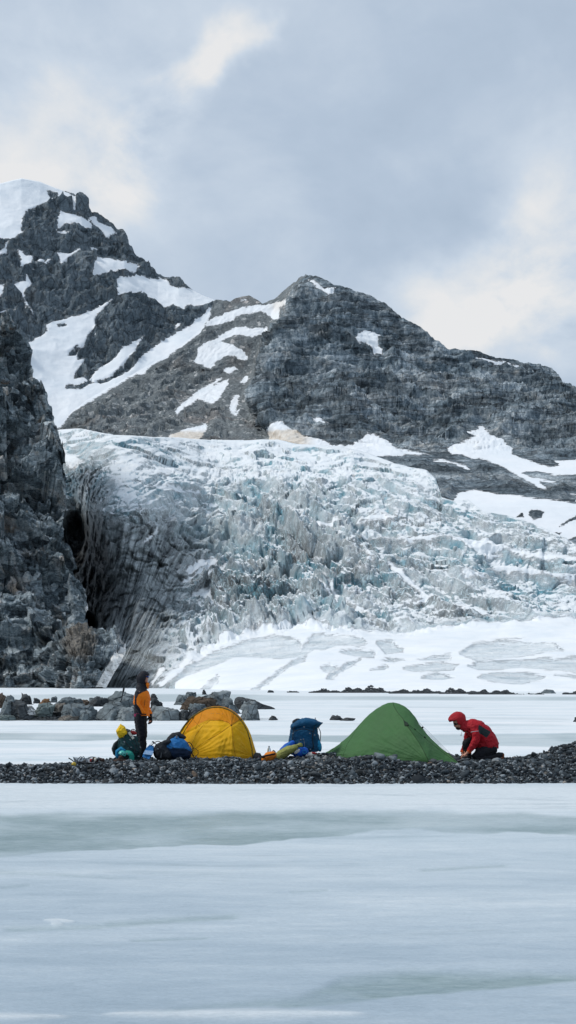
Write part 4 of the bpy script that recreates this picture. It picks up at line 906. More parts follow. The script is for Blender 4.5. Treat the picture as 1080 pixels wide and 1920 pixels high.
M_GRAVEL_BED = stone_material('gravel_bed', [(0, (.02, .022, .025)), (.5, (.06, .066, .072)), (1, (.13, .14, .15))], 40)
M_PEBBLE = stone_material('pebbles', [(0, (.016, .021, .026)), (.45, (.046, .059, .069)), (.8, (.10, .12, .134)), (1, (.25, .28, .30))], 30, 'shade')
def _rk(name, c, k=2.5): return stone_material('boulder_'+name, [(0, tuple(x*.35 for x in c)), (.45, c), (1, tuple(min(.8, x*1.8+.03) for x in c))], k)
M_ROCK = {k: _rk(k, c) for k, c in {'dark': (.075, .085, .092), 'grey': (.185, .22, .235), 'pale': (.265, .30, .31), 'brown': (.17, .13, .10), 'rust': (.30, .17, .09), 'rustdark': (.10, .075, .055), 'tan': (.22, .20, .175), 'green': (.17, .215, .215), 'white': (.62, .64, .64)}.items()}
build_gravel(); build_boulders()
# ================================================================== tents
def ground_Y(py, z=.25): return (HC-z)*F/(py-HY)
def tent_shell(name, u, top, Yt, bot, Yb, crease, prof, back, wr, mats, parent, matfn=None, nt=70, backbulge=1.0):
    px = np.array(u); ty = pl(px, top); by = pl(px, bot); yt = pl(px, Yt); yb = pl(px, Yb)
    t = np.linspace(0, 1, nt)[:, None]
    Y = yt+(yb-yt)*prof(t)+crease(px[None], ty+(by-ty)*t)*np.sin(pi*np.clip(t, 0, 1))**.4
    py = ty+(by-ty)*t
    P = np.stack(at(np.repeat(px[None], nt, 0), py, Y), -1)
    N = gnormal(P); P = P+N*wr(np.repeat(px[None], nt, 0), py)[..., None]
    # rear half: from the ridge back down to the ground
    tb = np.linspace(0, 1, 24)[1:, None, None]; top3 = P[0]; bk = top3.copy(); bk[:, 1] += pl(px, back); bk[:, 2] = P[-1][:, 2]; bk[:, 0] *= 1+(pl(px, back)/25)*.2
    a = np.sin(tb*pi/2); b = 1-np.cos(tb*pi/2)
    B = top3[None]+(bk-top3)[None]*np.concatenate([b*.0+np.sin(tb*pi/2)*0+tb*0+a*0+0*b, np.sin(tb*pi/2), 1-np.cos(tb*pi/2)], 2)
    B[..., 0] = top3[None][..., 0]+(bk-top3)[None][..., 0]*a[..., 0]
    G = np.concatenate([B[::-1], P], 0); Fc = grid_faces(*G.shape[:2]); mi = None
    if matfn is not None:
        C = G.reshape(-1, 3)[Fc].mean(1); mi = matfn(C)
    o = part(name, G, Fc, mats, parent, True, mi); s = o.modifiers.new('thickness', 'SOLIDIFY'); s.thickness = .004; s.offset = 0
    def surf(x, y, lift=.008):
        """point on the finished front surface at photo column x and row y"""
        i = np.interp(x, px, np.arange(len(px))); a0, b0 = np.interp(x, px, ty), np.interp(x, px, by); k = np.clip((y-a0)/(b0-a0), 0, 1)*(nt-1)
        i0, k0 = int(min(i, len(px)-2)), int(min(k, nt-2)); fi, fk = i-i0, k-k0
        q = (P[k0, i0]*(1-fi)+P[k0, i0+1]*fi)*(1-fk)+(P[k0+1, i0]*(1-fi)+P[k0+1, i0+1]*fi)*fk
        return q+np.array([0, -lift, lift*.3])
    return o, surf
def seam(name, surf, pts, r, mat, parent, lift=.006, n=30):
    P = spline([(a, b, 0) for a, b in pts], n); Q = [surf(p[0], p[1], lift) for p in P]
    V, Fc = loft(Q, [r]*len(Q), 8, (.2, 1, .1)); return part(name, V, Fc, mat, parent)
def tri_fan(px, py, cx, cy, k, amp, r0, r1):
    a = np.arctan2(py-cy, px-cx); r = np.hypot(px-cx, py-cy)
    return amp*(ridged(np.stack([a*k, r*.012, 0*a+k], -1), 3)-.5)*sm(r0, r0+12, r)*sm(r1, r1*.5, r)

def build_yellow():
    root = thing('tent', at(408, 1423, 24.9)[:2]+(.2,), 'yellow and orange dome tent on the gravel beside the blue packs', 'tent')
    u = np.concatenate([[331.5, 332, 333], np.linspace(334, 480, 130), [481.5, 482.5]])
    top = [(331.5,1419),(332,1400),(333,1382),(336,1374),(342,1364),(350,1353),(360,1344),(372,1335),(385,1328),(398,1324.5),(410,1324),(422,1326),(434,1331),(446,1340),(456,1351),(464,1364),(470,1378),(475,1395),(479,1410),(482.5,1423)]
    def crease(px, py): return -.10*np.exp(-np.abs(px-434)/16)*sm(1345, 1362, py)+.14*np.exp(-((px-352)/16)**2)+.05*np.exp(-((px-455)/12)**2)
    def wr(px, py):
        w = tri_fan(px, py, 434, 1358, 5.5, .020, 2, 85)+tri_fan(px, py, 355, 1415, 7, .016, 4, 130)+tri_fan(px, py, 476, 1420, 7, .016, 3, 70)
        return 1.5*w*sm(0, 14, py-pl(px, top))-.02*np.exp(-((py-pl(px, [(340, 1380), (392, 1351), (420, 1353), (434, 1360), (456, 1348), (470, 1370)]))/2.2)**2)
    def matfn(C):
        x, y = proj(C); ln = pl(x, [(331, 1390), (345, 1378), (360, 1364), (380, 1354), (392, 1350), (410, 1351), (425, 1354), (434, 1359), (446, 1352), (455, 1346), (460, 1352), (482, 1420)])
        return np.where((y < ln) & (x > 350) & (x < 458), 1, 0)
    o, surf = tent_shell('flysheet', u, top, [(331, 25.5), (410, 25.2), (482, 25.0)], [(331, 1419.5), (340, 1424), (482.5, 1425)], [(331, 25.4), (360, 24.75), (410, 24.4), (450, 24.4), (482, 24.9)], crease, lambda t: 1-(1-t)**1.9, [(331, .9), (410, 1.9), (482, .9)], wr, [M_YEL, M_YEL2], root, matfn)
    # pole sleeve over the main hoop, with the pole under it
    hp = [(333.5,1386),(337,1375),(345,1362),(358,1347),(372,1337),(388,1329),(404,1326.2),(418,1327.5),(432,1333),(445,1343),(455,1355),(462,1368),(467,1382),(471,1400),(474.5,1424)]
    seam('pole_sleeve', surf, hp, .016, M_OLIVE, root, .006, 60)
    seam('pole_sleeve', surf, [(337,1384),(345,1372),(354,1359),(361,1349),(366,1341)], .008, M_OLIVE, root)
    for k in ([(434,1359),(435,1375),(437,1395),(441,1417)], [(392,1351),(376,1366),(362,1388),(356,1404)], [(433,1360),(410,1375),(385,1390),(362,1408)], [(392,1350.5),(410,1350),(425,1353),(434,1358.5)], [(434,1359),(446,1351),(454,1346.5)], [(434,1336),(434,1348),(434,1358)], [(360,1345.5),(366,1354),(374,1362)], [(380,1333),(374,1350),(365,1366)]):
        seam('seam', surf, k, .0042, M_YSEAM, root, .003)
    for (x, y) in ((453, 1349), (362, 1347), (434, 1359), (467.5, 1385)):
        V, Fc = box(surf(x, y, .012), (.03, .012, .022), (0, .5, 0)); part('clip', V, Fc, M_BLACK, root, False)
    V, Fc = pcord([(482, 1424, 24.9), (484, 1418, 24.6), (487, 1425, 24.4)], .006); part('peg_loop', V, Fc, M_MAROON, root)
    # small faded maker's mark on the upper panel
    for k in range(7):
        V, Fc = box(surf(397+k*3.4, 1338.6+abs(k-3)*.15-.4*k*.1, .006), (.022, .003, .016), (.5, .1, 0)); part('printed_mark', V, Fc, M_MARK, root, False) if k in (0, 1, 3, 4, 6) else None
def build_green():
    root = thing('tent', at(735, 1425, 24.6)[:2]+(.2,), 'green single hoop tent with guy line, right of the blue backpack', 'tent')
    u = np.concatenate([[611.5, 613], np.linspace(615, 855, 190), [858, 860]])
    top = [(611.5,1413),(620,1407),(632,1398.5),(645,1389),(660,1375),(672,1361),(683,1349),(695,1338),(707,1328.5),(718,1322),(728,1318.3),(738,1317.2),(748,1319),(758,1324),(768,1332),(777,1342.5),(785,1355),(792,1366),(800,1376),(812,1389),(826,1401.5),(840,1412.5),(850,1421),(860,1431.5)]
    hoop = [(1317, 736.5), (1326, 739.5), (1338, 747), (1350, 757), (1362, 765), (1380, 777), (1400, 790), (1432, 806)]
    lseam = [(1325, 712), (1340, 694), (1360, 673), (1375, 664), (1395, 652), (1420, 642)]
    def crease(px, py):
        return -.17*np.exp(-np.abs(px-pl(py, hoop))/16)-.07*np.exp(-np.abs(px-pl(py, lseam))/9)+.12*np.exp(-((px-628)/16)**2)+.10*np.exp(-((px-838)/22)**2)
    def wr(px, py):
        dx = px-pl(py, hoop)
        w = tri_fan(px, py, 803, 1428, 9, .020, 8, 150)*sm(6, -6, dx)+tri_fan(px, py, 612, 1414, 12, .016, 3, 90)*sm(660, 640, px)+tri_fan(px, py, 858, 1431, 9, .012, 3, 70)*sm(800, 812, px)
        return w+.014*fbm(np.stack([px/26, py/18, 0*px], -1), 4)+.012*np.exp(-((px-700)/45)**2-((py-1412)/14)**2)*ridged(np.stack([px/14+py/20, py/20, 0*px], -1), 3)
    o, surf = tent_shell('flysheet', u, top, [(611, 25.5), (690, 25.3), (738, 25.1), (790, 24.5), (860, 23.6)], [(611.5, 1414), (643, 1421), (700, 1429), (760, 1432), (803, 1432), (820, 1434), (860, 1433.5)],
        [(611, 25.4), (643, 24.7), (700, 24.2), (760, 23.8), (803, 23.55), (860, 23.5)], crease, lambda t: 1-(1-t)**1.7, [(611, .6), (737, 1.8), (860, .4)], wr, [M_GRN], root)
    seam('hoop_seam', surf, [(x, y) for y, x in hoop[:-1]]+[(803, 1427)], .0062, M_DGRN, root, .004, 50)
    seam('side_seam', surf, [(x, y) for y, x in lseam[2:]], .0045, M_DGRN, root, .003)
    seam('hem', surf, [(645, 1420), (680, 1427), (720, 1430.5), (760, 1431), (800, 1431)], .006, M_DGRN, root, .004)
    seam('side_seam', surf, [(762, 1360), (775, 1378), (790, 1400), (803, 1424)], .0035, M_DGRN, root, .003)
    # vent tab: a small stiffened hood pulled out by the guy line
    a, b, c, d = surf(756, 1350, .01), surf(766, 1361, .06), surf(759, 1362, .01), surf(764, 1355, .01)
    V = np.array([a, d, b, c, a+[0, .03, -.01], d+[0, .03, -.01], b+[0, .03, -.02], c+[0, .03, -.01]]); part('vent', V, [(0, 1, 2, 3), (7, 6, 5, 4), (0, 4, 5, 1), (1, 5, 6, 2), (2, 6, 7, 3), (3, 7, 4, 0)], M_BLACKGREEN, root, False)
    g0 = surf(766, 1360, .06); g1 = np.array(at(857, 1430, 23.35))
    V, Fc = loft([g0+(g1-g0)*k+np.array([0, 0, -.02*sin(pi*k)]) for k in np.linspace(0, 1, 12)], [.0045]*12, 6); gl = part('guy_line', V, Fc, M_DGRN, root)
    for k in (.13, .34): V, Fc = box(g0+(g1-g0)*k, (.035, .015, .02), (0, .65, 0)); part('line_adjuster', V, Fc, M_BLACK, gl, False)
    h0 = surf(784.5, 1357, .01); h1 = np.array(at(848, 1421, 24.3))
    for dz in (0, .02): V, Fc = loft([h0+(h1-h0)*k+np.array([dz, 0, dz]) for k in np.linspace(0, 1, 8)], [.0035]*8, 6); part('guy_line', V, Fc, M_PALE, root)
    for k in (.12,): V, Fc = box(h0+(h1-h0)*k, (.03, .012, .05), (0, .7, 0)); part('line_adjuster', V, Fc, M_BLACK, root, False)
    V, Fc = cord([at(612, 1412, 25.5), at(609, 1415, 25.5), at(606, 1416, 25.5)], .005); part('peg_loop', V, Fc, M_DGRN, root)
def ripstop(name, col, trans):
    return fabric(name, col, .5, .30, 9, .10, trans=trans)
M_YEL = ripstop('yellow_ripstop', (.92, .53, .010), .3); M_YEL2 = ripstop('orange_ripstop', (.86, .34, .008), .3)
M_GRN = ripstop('green_ripstop', (.078, .20, .072), .25); M_DGRN = fabric('dark_green_tape', (.035, .085, .03), .6)
M_OLIVE = fabric('olive_tape', (.16, .13, .03), .6); M_YSEAM = fabric('ochre_seam', (.42, .16, .006), .6); M_MARK = fabric('faded_print', (.72, .42, .12), .6)
M_BLACK = fabric('black_webbing', (.012, .013, .016), .6, .2, 40); M_BLACKGREEN = fabric('vent_lining', (.012, .03, .015)); M_PALE = fabric('pale_cord', (.55, .58, .6)); M_MAROON = fabric('maroon_webbing', (.06, .015, .03))
build_yellow(); build_green()
# ================================================================== packs, bags and kit
M_NAVY = fabric('navy_pack_cloth', (.006, .075, .17), .55, .4, 16, .35); M_BLUE = fabric('blue_pack_cloth', (.02, .16, .42), .55, .4, 16, .3)
M_ROYAL = fabric('royal_blue_cloth', (.01, .10, .50), .45, .35, 14, .2); M_CYAN = fabric('cyan_cloth', (.02, .30, .55), .5)
M_BOTTLEG = fabric('bottle_green_cloth', (.010, .050, .055), .5, .45, 15, .3); M_CHAR = fabric('charcoal_cloth', (.02, .024, .03), .65, .4, 18, .2)
M_SACKY = fabric('yellow_sack_cloth', (.82, .52, .015), .45, .6, 12, .35); M_OLIVES = fabric('olive_sack_cloth', (.30, .31, .09), .55, .5, 13, .4)
M_ORANGE = fabric('orange_bag_cloth', (.72, .22, .02), .5, .4, 16, .2); M_WHITEF = fabric('white_film', (.62, .62, .60), .4, .5, 20, .3); M_REDF = fabric('red_cloth', (.32, .03, .03), .55)
M_TEAL = plain('teal_helmet_shell', (.09, .52, .46), .35, 0, .03); M_TEALD = fabric('teal_band', (.015, .25, .20), .5); M_PADB = fabric('blue_pad', (.015, .22, .42), .6)
M_STEEL = plain('dark_steel', (.10, .11, .12), .4, .8); M_FOIL = plain('dull_foil', (.42, .46, .49), .4, .55, .5, 9); M_YPL = plain('yellow_plastic', (.6, .42, .03), .4)
M_PVC = plain('cream_card', (.62, .60, .52), .6); M_BUCK = plain('grey_buckle', (.20, .22, .25), .5)
_t = NT('clear_bottle'); M_CLEAR = _t.out((.80, .86, .88), .15, None); _t.b.inputs['Transmission Weight'].default_value = .75; _t.b.inputs['IOR'].default_value = 1.33
def tube(name, pts, r, mat, parent, n=24): V, Fc = pcord(pts, r, 8, n); return part(name, V, Fc, mat, parent)
def bx(name, px, py, Y, w, h, d, mat, parent, rot=0): V, Fc = box(at(px, py, Y), (w*m_(Y), d, h*m_(Y)), (0, R(rot), 0)); return part(name, V, Fc, mat, parent, False)
def gthing(name, px, Y, label, cat, group=None): return thing(name, (at(px, 0, Y)[0], Y, ground_at(px, Y)), label, cat, group)

def build_gear():
    PK = 'rucksacks standing on the gravel'
    # --- large blue rucksack, upright
    Y = 25.3; r = gthing('rucksack', 567, Y, 'tall navy blue rucksack standing upright between the two tents', 'rucksack', PK)
    b = blob('pack_body', [LO([(573,1412,Y,27,19), (571,1398,Y,31,20), (570,1384,Y,29,19), (570,1370,Y,26,17), (572,1359,Y,24,16)], 18, cap=False)], M_NAVY, r, .014, 3, .012, 9, (1, 1, 1.6))
    blob('lid', [LO([(552,1362,Y-.03,7,14), (560,1358,Y-.03,9,17), (574,1355,Y-.03,10,18), (590,1356,Y-.03,8,17), (598,1357,Y-.02,4,9), (604,1355.5,Y,1.2,3)], 16), EL(577, 1361, Y-.02, 23, 7, .17)], M_NAVY, r, .012, 2, .011, 11, seed=2)
    fp = blob('front_pocket', [EL(570, 1380, Y-.17, 22, 13, .07, 0, 3, .8), EL(570, 1396, Y-.18, 19, 14, .08, 0, 3, .8)], M_NAVY, r, .012, 2, .011, 12, seed=3)
    blob('side_pocket', [EL(597, 1397, Y-.04, 6, 13, .08, -15)], M_CYAN, r, .01, 2, .006)
    blob('hood_pocket', [EL(556, 1352.5, Y-.03, 9, 5, .08, -18)], M_CHAR, r, .01, 2, .004); bx('yellow_tag', 560, 1354.5, Y-.12, 7, 2, .02, M_YPL, r, -20)
    for p in ([(552,1362,Y-.2),(549,1380,Y-.22),(548,1404,Y-.22)], [(590,1362,Y-.2),(586,1380,Y-.24),(588,1404,Y-.22)], [(552,1371,Y-.22),(570,1367,Y-.26),(590,1373,Y-.22)], [(596,1362,Y),(601,1374,Y),(600,1392,Y)]): tube('strap', p, .008, M_CHAR, r)
    for (x, y) in ((570, 1363), (581, 1375), (590, 1378), (569, 1386), (564, 1387), (582, 1405), (549, 1375)): bx('buckle', x, y, Y-.26, 2.6, 2, .015, M_BUCK, r, 20)
    tube('compression_cord', [(561,1389,Y-.27),(560,1397,Y-.27),(561,1404,Y-.27)], .004, M_BUCK, r); tube('compression_cord', [(570,1389,Y-.27),(571,1397,Y-.28),(570,1404,Y-.27)], .004, M_BUCK, r)
    tube('pole_tip', [(592,1360,Y),(591.5,1352,Y),(591,1346,Y)], .008, M_CHAR, r)
    # --- bags piled against it
    Y = 24.8; r = gthing('stuff_sack', 541, Y+.25, 'bright blue sack leaning against the left foot of the navy rucksack', 'stuff sack')
    blob('sack_body', [LO([(549,1393,Y+.25,5,8), (541,1401,Y+.25,9,12), (531,1410,Y+.22,9,12), (526,1416,Y+.2,6,10)], 14)], M_ROYAL, r, .012, 3, .009, 12)
    tube('piping', [(524,1412,Y+.05),(533,1402,Y+.05),(545,1392,Y+.1)], .006, M_CYAN, r)
    r = gthing('stuff_sack', 543, Y-.05, 'olive green sack slumped in front of the blue bags', 'stuff sack')
    blob('sack_body', [LO([(519,1422,Y-.1,8,10), (529,1414,Y-.1,9.5,12), (543,1406,Y-.1,8.5,11), (554,1401,Y-.1,5.5,7), (559,1398.5,Y-.1,3.2,4), (564,1396.5,Y-.1,4.5,5)], 16)], M_OLIVES, r, .01, 2, .011, 12, (1, 1, 2))
    tube('drawcord', [(557,1396.5,Y-.2),(560,1399,Y-.24),(561,1402,Y-.2)], .006, M_CHAR, r)
    r = gthing('bag', 563, Y, 'rounded royal blue bag with a white emblem, lying right of the olive sack', 'bag')
    blob('bag_body', [EL(562, 1411, Y, 14, 9, .13, -18), EL(571, 1409, Y, 8, 8, .12)], M_ROYAL, r, .01, 3, .008, 12)
    V, Fc = ell(at(557, 1409, Y-.12), (.07, .02, .035), (0, R(-35), 0)); part('white_emblem', V, Fc, M_WHITEF, r)
    a = np.linspace(0, 2*pi, 20); V, Fc = loft([np.array(at(571+3.4*cos(t), 1410+3.4*sin(t), Y-.135)) for t in a], [.006]*20, 8); part('ring_emblem', V, Fc, M_CYAN, r)
    r = gthing('plastic_bag', 585, Y, 'crumpled white and red film bag at the foot of the navy rucksack', 'bag')
    blob('bag_body', [EL(584, 1415, Y-.05, 10, 5, .09), EL(577, 1417, Y-.05, 5, 4, .07)], M_WHITEF, r, .008, 1, .016, 22, matfn=None); blob('red_print', [EL(589, 1412.5, Y-.10, 5, 2.6, .05, 10)], M_REDF, r, .006, 1, .006, 25)
    # --- orange bag and water bottle
    Y = 24.3; r = gthing('bag', 504, Y, 'small orange bag with a black belt, just right of the yellow tent', 'bag')
    blob('bag_body', [LO([(495,1424,Y,6,9), (503,1420,Y,10,13), (511,1416,Y,8,12)], 14)], M_ORANGE, r, .01, 3, .006, 14)
    tube('belt', [(492,1420,Y-.05),(497,1417.5,Y-.15),(506,1415.5,Y-.17),(515,1413.5,Y-.08)], .017, M_BLACK, r); tube('belt', [(494,1418,Y-.02),(491,1422,Y),(492,1427,Y-.02)], .02, M_BLACK, r)
    tube('handle', [(509,1412,Y),(513,1407,Y),(517,1412,Y),(518,1419,Y)], .009, M_CHAR, r)
    Y = 24.9; r = gthing('water_bottle', 504, Y, 'clear plastic water bottle standing behind the orange bag', 'bottle')
    rr = m_(Y); V, Fc = loft([np.array(at(504.5, y, Y)) for y in (1420, 1412, 1406, 1403, 1401.5, 1400.5)], [.034, .036, .034, .026, .014, .013], 18, cap=False); part('bottle_body', V, Fc, M_CLEAR, r)
    V, Fc = loft([np.array(at(504.5, 1400.8, Y)), np.array(at(504.5, 1398.8, Y))], [.016, .016], 14, cap=False); part('cap', V, Fc, M_BUCK, r)
    # --- two blue packs left of the yellow tent
    Y = 24.3; r = gthing('rucksack', 332, Y, 'fat blue rucksack lying low against the left side of the yellow tent', 'rucksack', PK)
    def low(C): x, y = proj(C); return np.where(y > pl(x, [(300, 1398), (318, 1403), (345, 1402), (360, 1410)]), 1, 0)
    blob('pack_body', [EL(331, 1406, Y, 27, 19, .24, 8, 3, .9), EL(336, 1396, Y-.02, 20, 13, .2, 25), EL(348, 1410, Y, 12, 15, .18)], [M_BLUE, M_CHARN], r, .014, 3, .016, 8, (1, 1, 1.5), matfn=low)
    blob('lid', [LO([(318,1389,Y+.05,7,12), (326,1381,Y+.05,7.5,13), (336,1379,Y+.04,7,13), (344,1382,Y+.02,4,8)], 14)], M_CHAR, r, .012, 2, .010, 12)
    blob('lid_pocket', [EL(331, 1385, Y-.08, 5, 5, .07)], M_BLUE, r, .01, 2, .006); bx('buckle', 331, 1381, Y-.15, 3, 5, .02, M_BUCK, r, 5)
    tube('carry_loop', [(350,1394,Y-.05),(355,1392,Y-.1),(360,1397,Y-.1),(362,1404,Y-.1),(360,1412,Y-.1)], .008, M_BLACK, r); tube('cord_loop', [(359,1405,Y-.1),(365,1403,Y-.15),(371,1408,Y-.15),(371,1414,Y-.15),(366,1418,Y-.15),(361,1414,Y-.12),(359,1408,Y-.1)], .005, M_BLACK, r, 40)
    tube('strap', [(360,1410,Y-.1),(363,1419,Y-.12),(372,1424,Y-.15),(384,1423,Y-.15)], .009, M_BLACK, r); tube('strap', [(313,1397,Y-.22),(330,1403,Y-.27),(352,1404,Y-.2)], .006, M_NAVY, r)
    Y = 24.15; r = gthing('rucksack', 292, Y, 'small rucksack with pale blue mesh front and black harness, tipped on the gravel', 'rucksack', PK)
    blob('harness', [EL(302, 1409, Y, 15, 17, .14), LO([(300,1400,Y,8,10),(309,1393,Y,5,8),(316,1391,Y,5,8)], 12), EL(312, 1414, Y-.02, 10, 11, .13)], M_CHAR, r, .012, 3, .010, 14)
    V = [at(274.5,1402,Y-.05), at(280,1396.5,Y-.05), at(288.5,1399,Y-.06), at(287,1412,Y-.14), at(279.5,1425,Y-.2), at(266,1419.5,Y-.12), at(270,1410,Y-.08)]
    def slab(pts, th, n=1): 
        P = np.array(pts); k = len(P); return np.vstack([P, P+[0, th, 0]]), [tuple(range(k)), tuple(range(2*k-1, k-1, -1))]+[(i, i+k, (i+1) % k+k, (i+1) % k) for i in range(k)]
    v, f = slab(V, .07); o = part('front_panel', v, f, M_BLUE, r, False); bv = o.modifiers.new('b', 'BEVEL'); bv.width = .02; bv.segments = 3
    v, f = slab([at(272,1406.5,Y-.10), at(288,1408,Y-.14), at(285.5,1416,Y-.19), at(268,1413.5,Y-.14)], .02); part('mesh_print', v, f, M_MESHP, r, False)
    tube('seam', [(276,1416,Y-.2),(274.5,1422,Y-.2)], .005, M_NAVY, r, 6)
    tube('shoulder_strap', [(283,1398,Y-.05),(289,1393,Y-.06),(296,1390,Y-.06),(303,1393,Y-.05),(305,1400,Y-.1)], .008, M_BLACK, r); tube('shoulder_strap', [(287,1392,Y),(293,1396,Y-.08),(297,1404,Y-.15),(298,1415,Y-.16)], .010, M_BLACK, r)
    tube('whistle_cord', [(277,1400,Y-.06),(283,1394.5,Y-.05),(286,1391,Y)], .004, M_BUCK, r); bx('buckle', 302, 1416, Y-.16, 2, 9, .02, M_STEEL, r, 8); bx('buckle', 296, 1404, Y-.17, 3, 2, .02, M_BUCK, r, 20); bx('buckle', 287, 1391, Y, 4, 2.5, .02, M_STEEL, r, 10)
    # --- bottle green rucksack at the feet of the standing person
    Y = 24.3; r = gthing('rucksack', 238, Y, 'dark bottle green rucksack slumped at the feet of the standing person', 'rucksack', PK)
    blob('pack_body', [LO([(243,1420,Y,20,18), (240,1408,Y,22,19), (238,1396,Y,20,17), (236,1384,Y,15,14), (234,1376,Y,12,12)], 18), EL(252, 1406, Y, 13, 20, .16), EL(254, 1388, Y+.02, 7, 8, .1)], M_BOTTLEG, r, .014, 3, .018, 8, (1, 1, 1.5))
    blob('side_wing', [LO([(224,1388,Y,2.5,6), (217,1396,Y,5,9), (213.5,1404,Y,4.5,9), (216,1413,Y,4,8), (220,1418,Y,2.5,6)], 12)], M_CHARG, r, .01, 2, .005)
    for p in ([(222,1386,Y-.1),(216,1395,Y-.1),(214,1406,Y-.1),(219,1416,Y-.1)], [(232,1380,Y-.18),(236,1392,Y-.22),(246,1404,Y-.22),(258,1408,Y-.2)], [(252,1384,Y-.12),(257,1397,Y-.18),(262,1410,Y-.2),(262,1424,Y-.2)], [(248,1392,Y-.2),(254,1402,Y-.22),(250,1416,Y-.22)], [(258,1380,Y-.05),(262,1392,Y-.1),(266,1408,Y-.1),(263,1422,Y-.1)]): tube('strap', p, .007, M_CHAR, r)
    for (x, y, a) in ((233, 1391, 30), (246, 1401, -10), (244, 1387, 20), (263, 1401, 60), (260, 1418, 20)): bx('buckle', x, y, Y-.25, 3, 1.8, .015, M_BUCK, r, a)
    bx('card', 246, 1379, Y-.16, 4.6, 15, .012, M_PVC, r, -35); bx('card_hole', 246, 1381, Y-.17, 1.6, 1.6, .012, M_CHAR, r, 10)
    r = gthing('sack', 228, Y, 'yellow sack stuffed in the top of the bottle green rucksack', 'stuff sack')
    blob('sack_body', [LO([(229,1377,Y-.05,9.5,11), (228,1370,Y-.05,10,12), (227,1363,Y-.05,6.5,9), (226.5,1358.5,Y-.05,1.5,2.5)], 12), EL(223, 1371, Y-.08, 5.5, 5.5, .09), EL(233, 1374, Y-.1, 5.5, 4.5, .08)], M_SACKY, r, .010, 2, .015, 14, seed=5)
    r = gthing('crampons', 252, Y, 'pair of steel crampons with red plates strapped on top of the bottle green rucksack', 'crampons')
    blob('red_plate', [EL(250, 1374, Y-.02, 7, 4, .05, 15)], M_REDF, r, .008, 1, .006, 20)
    for (x, y, s) in ((241, 1368.5, 5), (249, 1367.5, 6)):
        tube('frame', [(x-s*.7, y+4, Y-.08), (x-s*.3, y+.5, Y-.1), (x+s*.3, y, Y-.1), (x+s*.9, y+3, Y-.08)], .008, M_STEEL, r)
        for k in range(3): tube('point', [(x-s*.3+k*s*.45, y+.6, Y-.1), (x-s*.2+k*s*.45, y+2.2, Y-.15), (x-s*.1+k*s*.45, y+4.6, Y-.16)], .005, M_STEEL, r, 5)
    Y = 24.05; r = gthing('climbing_helmet', 230, Y, 'turquoise climbing helmet with vent holes lying against the bottle green rucksack', 'helmet')
    V, Fc = ico(4); V = V.copy(); sel = V; M = np.array(Euler((0, R(25), 0)).to_matrix()); V[:, 2] = np.where(V[:, 2] < -.25, -.25+(V[:, 2]+.25)*.15, V[:, 2]); V = V*np.array([7.5*m_(Y), .09, 7.0*m_(Y)])@M.T+np.array(at(229.5, 1414, Y)); part('shell', V, [tuple(q) for q in Fc], M_TEAL, r)
    for (x, y) in ((229.5, 1411.5), (227.5, 1414), (233, 1414), (230.5, 1417)): V, Fc = ell(at(x, y, Y-.088), (.011, .012, .008)); part('vent_hole', V, Fc, M_BLACK, r)
    r = gthing('sleeping_pad', 227, Y+.1, 'blue roll of foam pad behind the turquoise helmet', 'sleeping pad')
    V, Fc = loft([np.array(at(x, y, Y+.1)) for x, y in ((221, 1418), (222, 1410), (228, 1405.5), (234, 1408))], [.05, .062, .06, .045], 16); part('pad_roll', V, Fc, M_PADB, r); tube('pad_strap', [(219,1411,Y+.03),(224,1407,Y-.0),(226,1402,Y+.08)], .006, M_NAVY, r)
    r = gthing('teal_strap', 243, Y, 'curved sea green band of webbing hanging beside the turquoise helmet', 'webbing')
    V, Fc = loft(spline([at(236, 1411, Y), at(243, 1412.5, Y-.03), (at(247, 1418, Y-.04)), at(246.5, 1427, Y-.04)], 16), [(.012, .05)]*16, 10, (1, 0, .5)); part('band', V, Fc, M_TEALD, r); 
    for (x, y) in ((238, 1413), (241, 1424)): bx('rivet', x, y, Y-.08, 3, 2, .02, M_BUCK, r, 30)
    # dark brown kit spilling at the foot
    r = gthing('leather_boots', 226, 24.0, 'dark brown boots heaped at the foot of the bottle green rucksack', 'boots')
    for (x0, s) in ((220, 1), (233, -1)):
        Yb = 23.95; bt = blob('boot', [LO([(x0-7*s, 1428.5, Yb, 3.4, 5), (x0, 1427.5, Yb, 4.4, 6), (x0+6*s, 1425.5, Yb, 4.6, 6)], 12), LO([(x0+6*s, 1425, Yb, 4.6, 5), (x0+7*s, 1420, Yb, 4.2, 5)], 12)], M_BOOT, r, .009, 2, .005, 20)
    # --- kit laid out at the far left: foil screen, crampons, yellow tin
    Y = 23.55; g = ground_at(160, Y)+.03; pyg = HY+(HC-g)*F/Y
    r = gthing('windscreen', 158, Y, 'dull folded foil stove windscreen standing on the gravel at the left', 'windscreen')
    V = [at(137,pyg-10,Y), at(150,pyg-8.5,Y-.05), at(163,pyg-8,Y+.03), at(175,pyg-7,Y-.02)]; B = [at(141,pyg+1,Y), at(151,pyg+1,Y-.08), at(163,pyg+1,Y), at(178,pyg+1,Y-.05)]
    o = part('foil_panel', V+B, [(0, 1, 5, 4), (1, 2, 6, 5), (2, 3, 7, 6)], M_FOIL, r, False); s = o.modifiers.new('t', 'SOLIDIFY'); s.thickness = .005
    for k in range(4): tube('hinge', [(137+13*k-(k==3)*1,pyg-10+k,Y-.02),(141+11.5*k,pyg+1,Y-.04)], .004, M_STEEL, r, 4)
    r = gthing('ice_tools', 150, Y-.15, 'black ice tools with curved picks lying before the foil windscreen', 'ice tools')
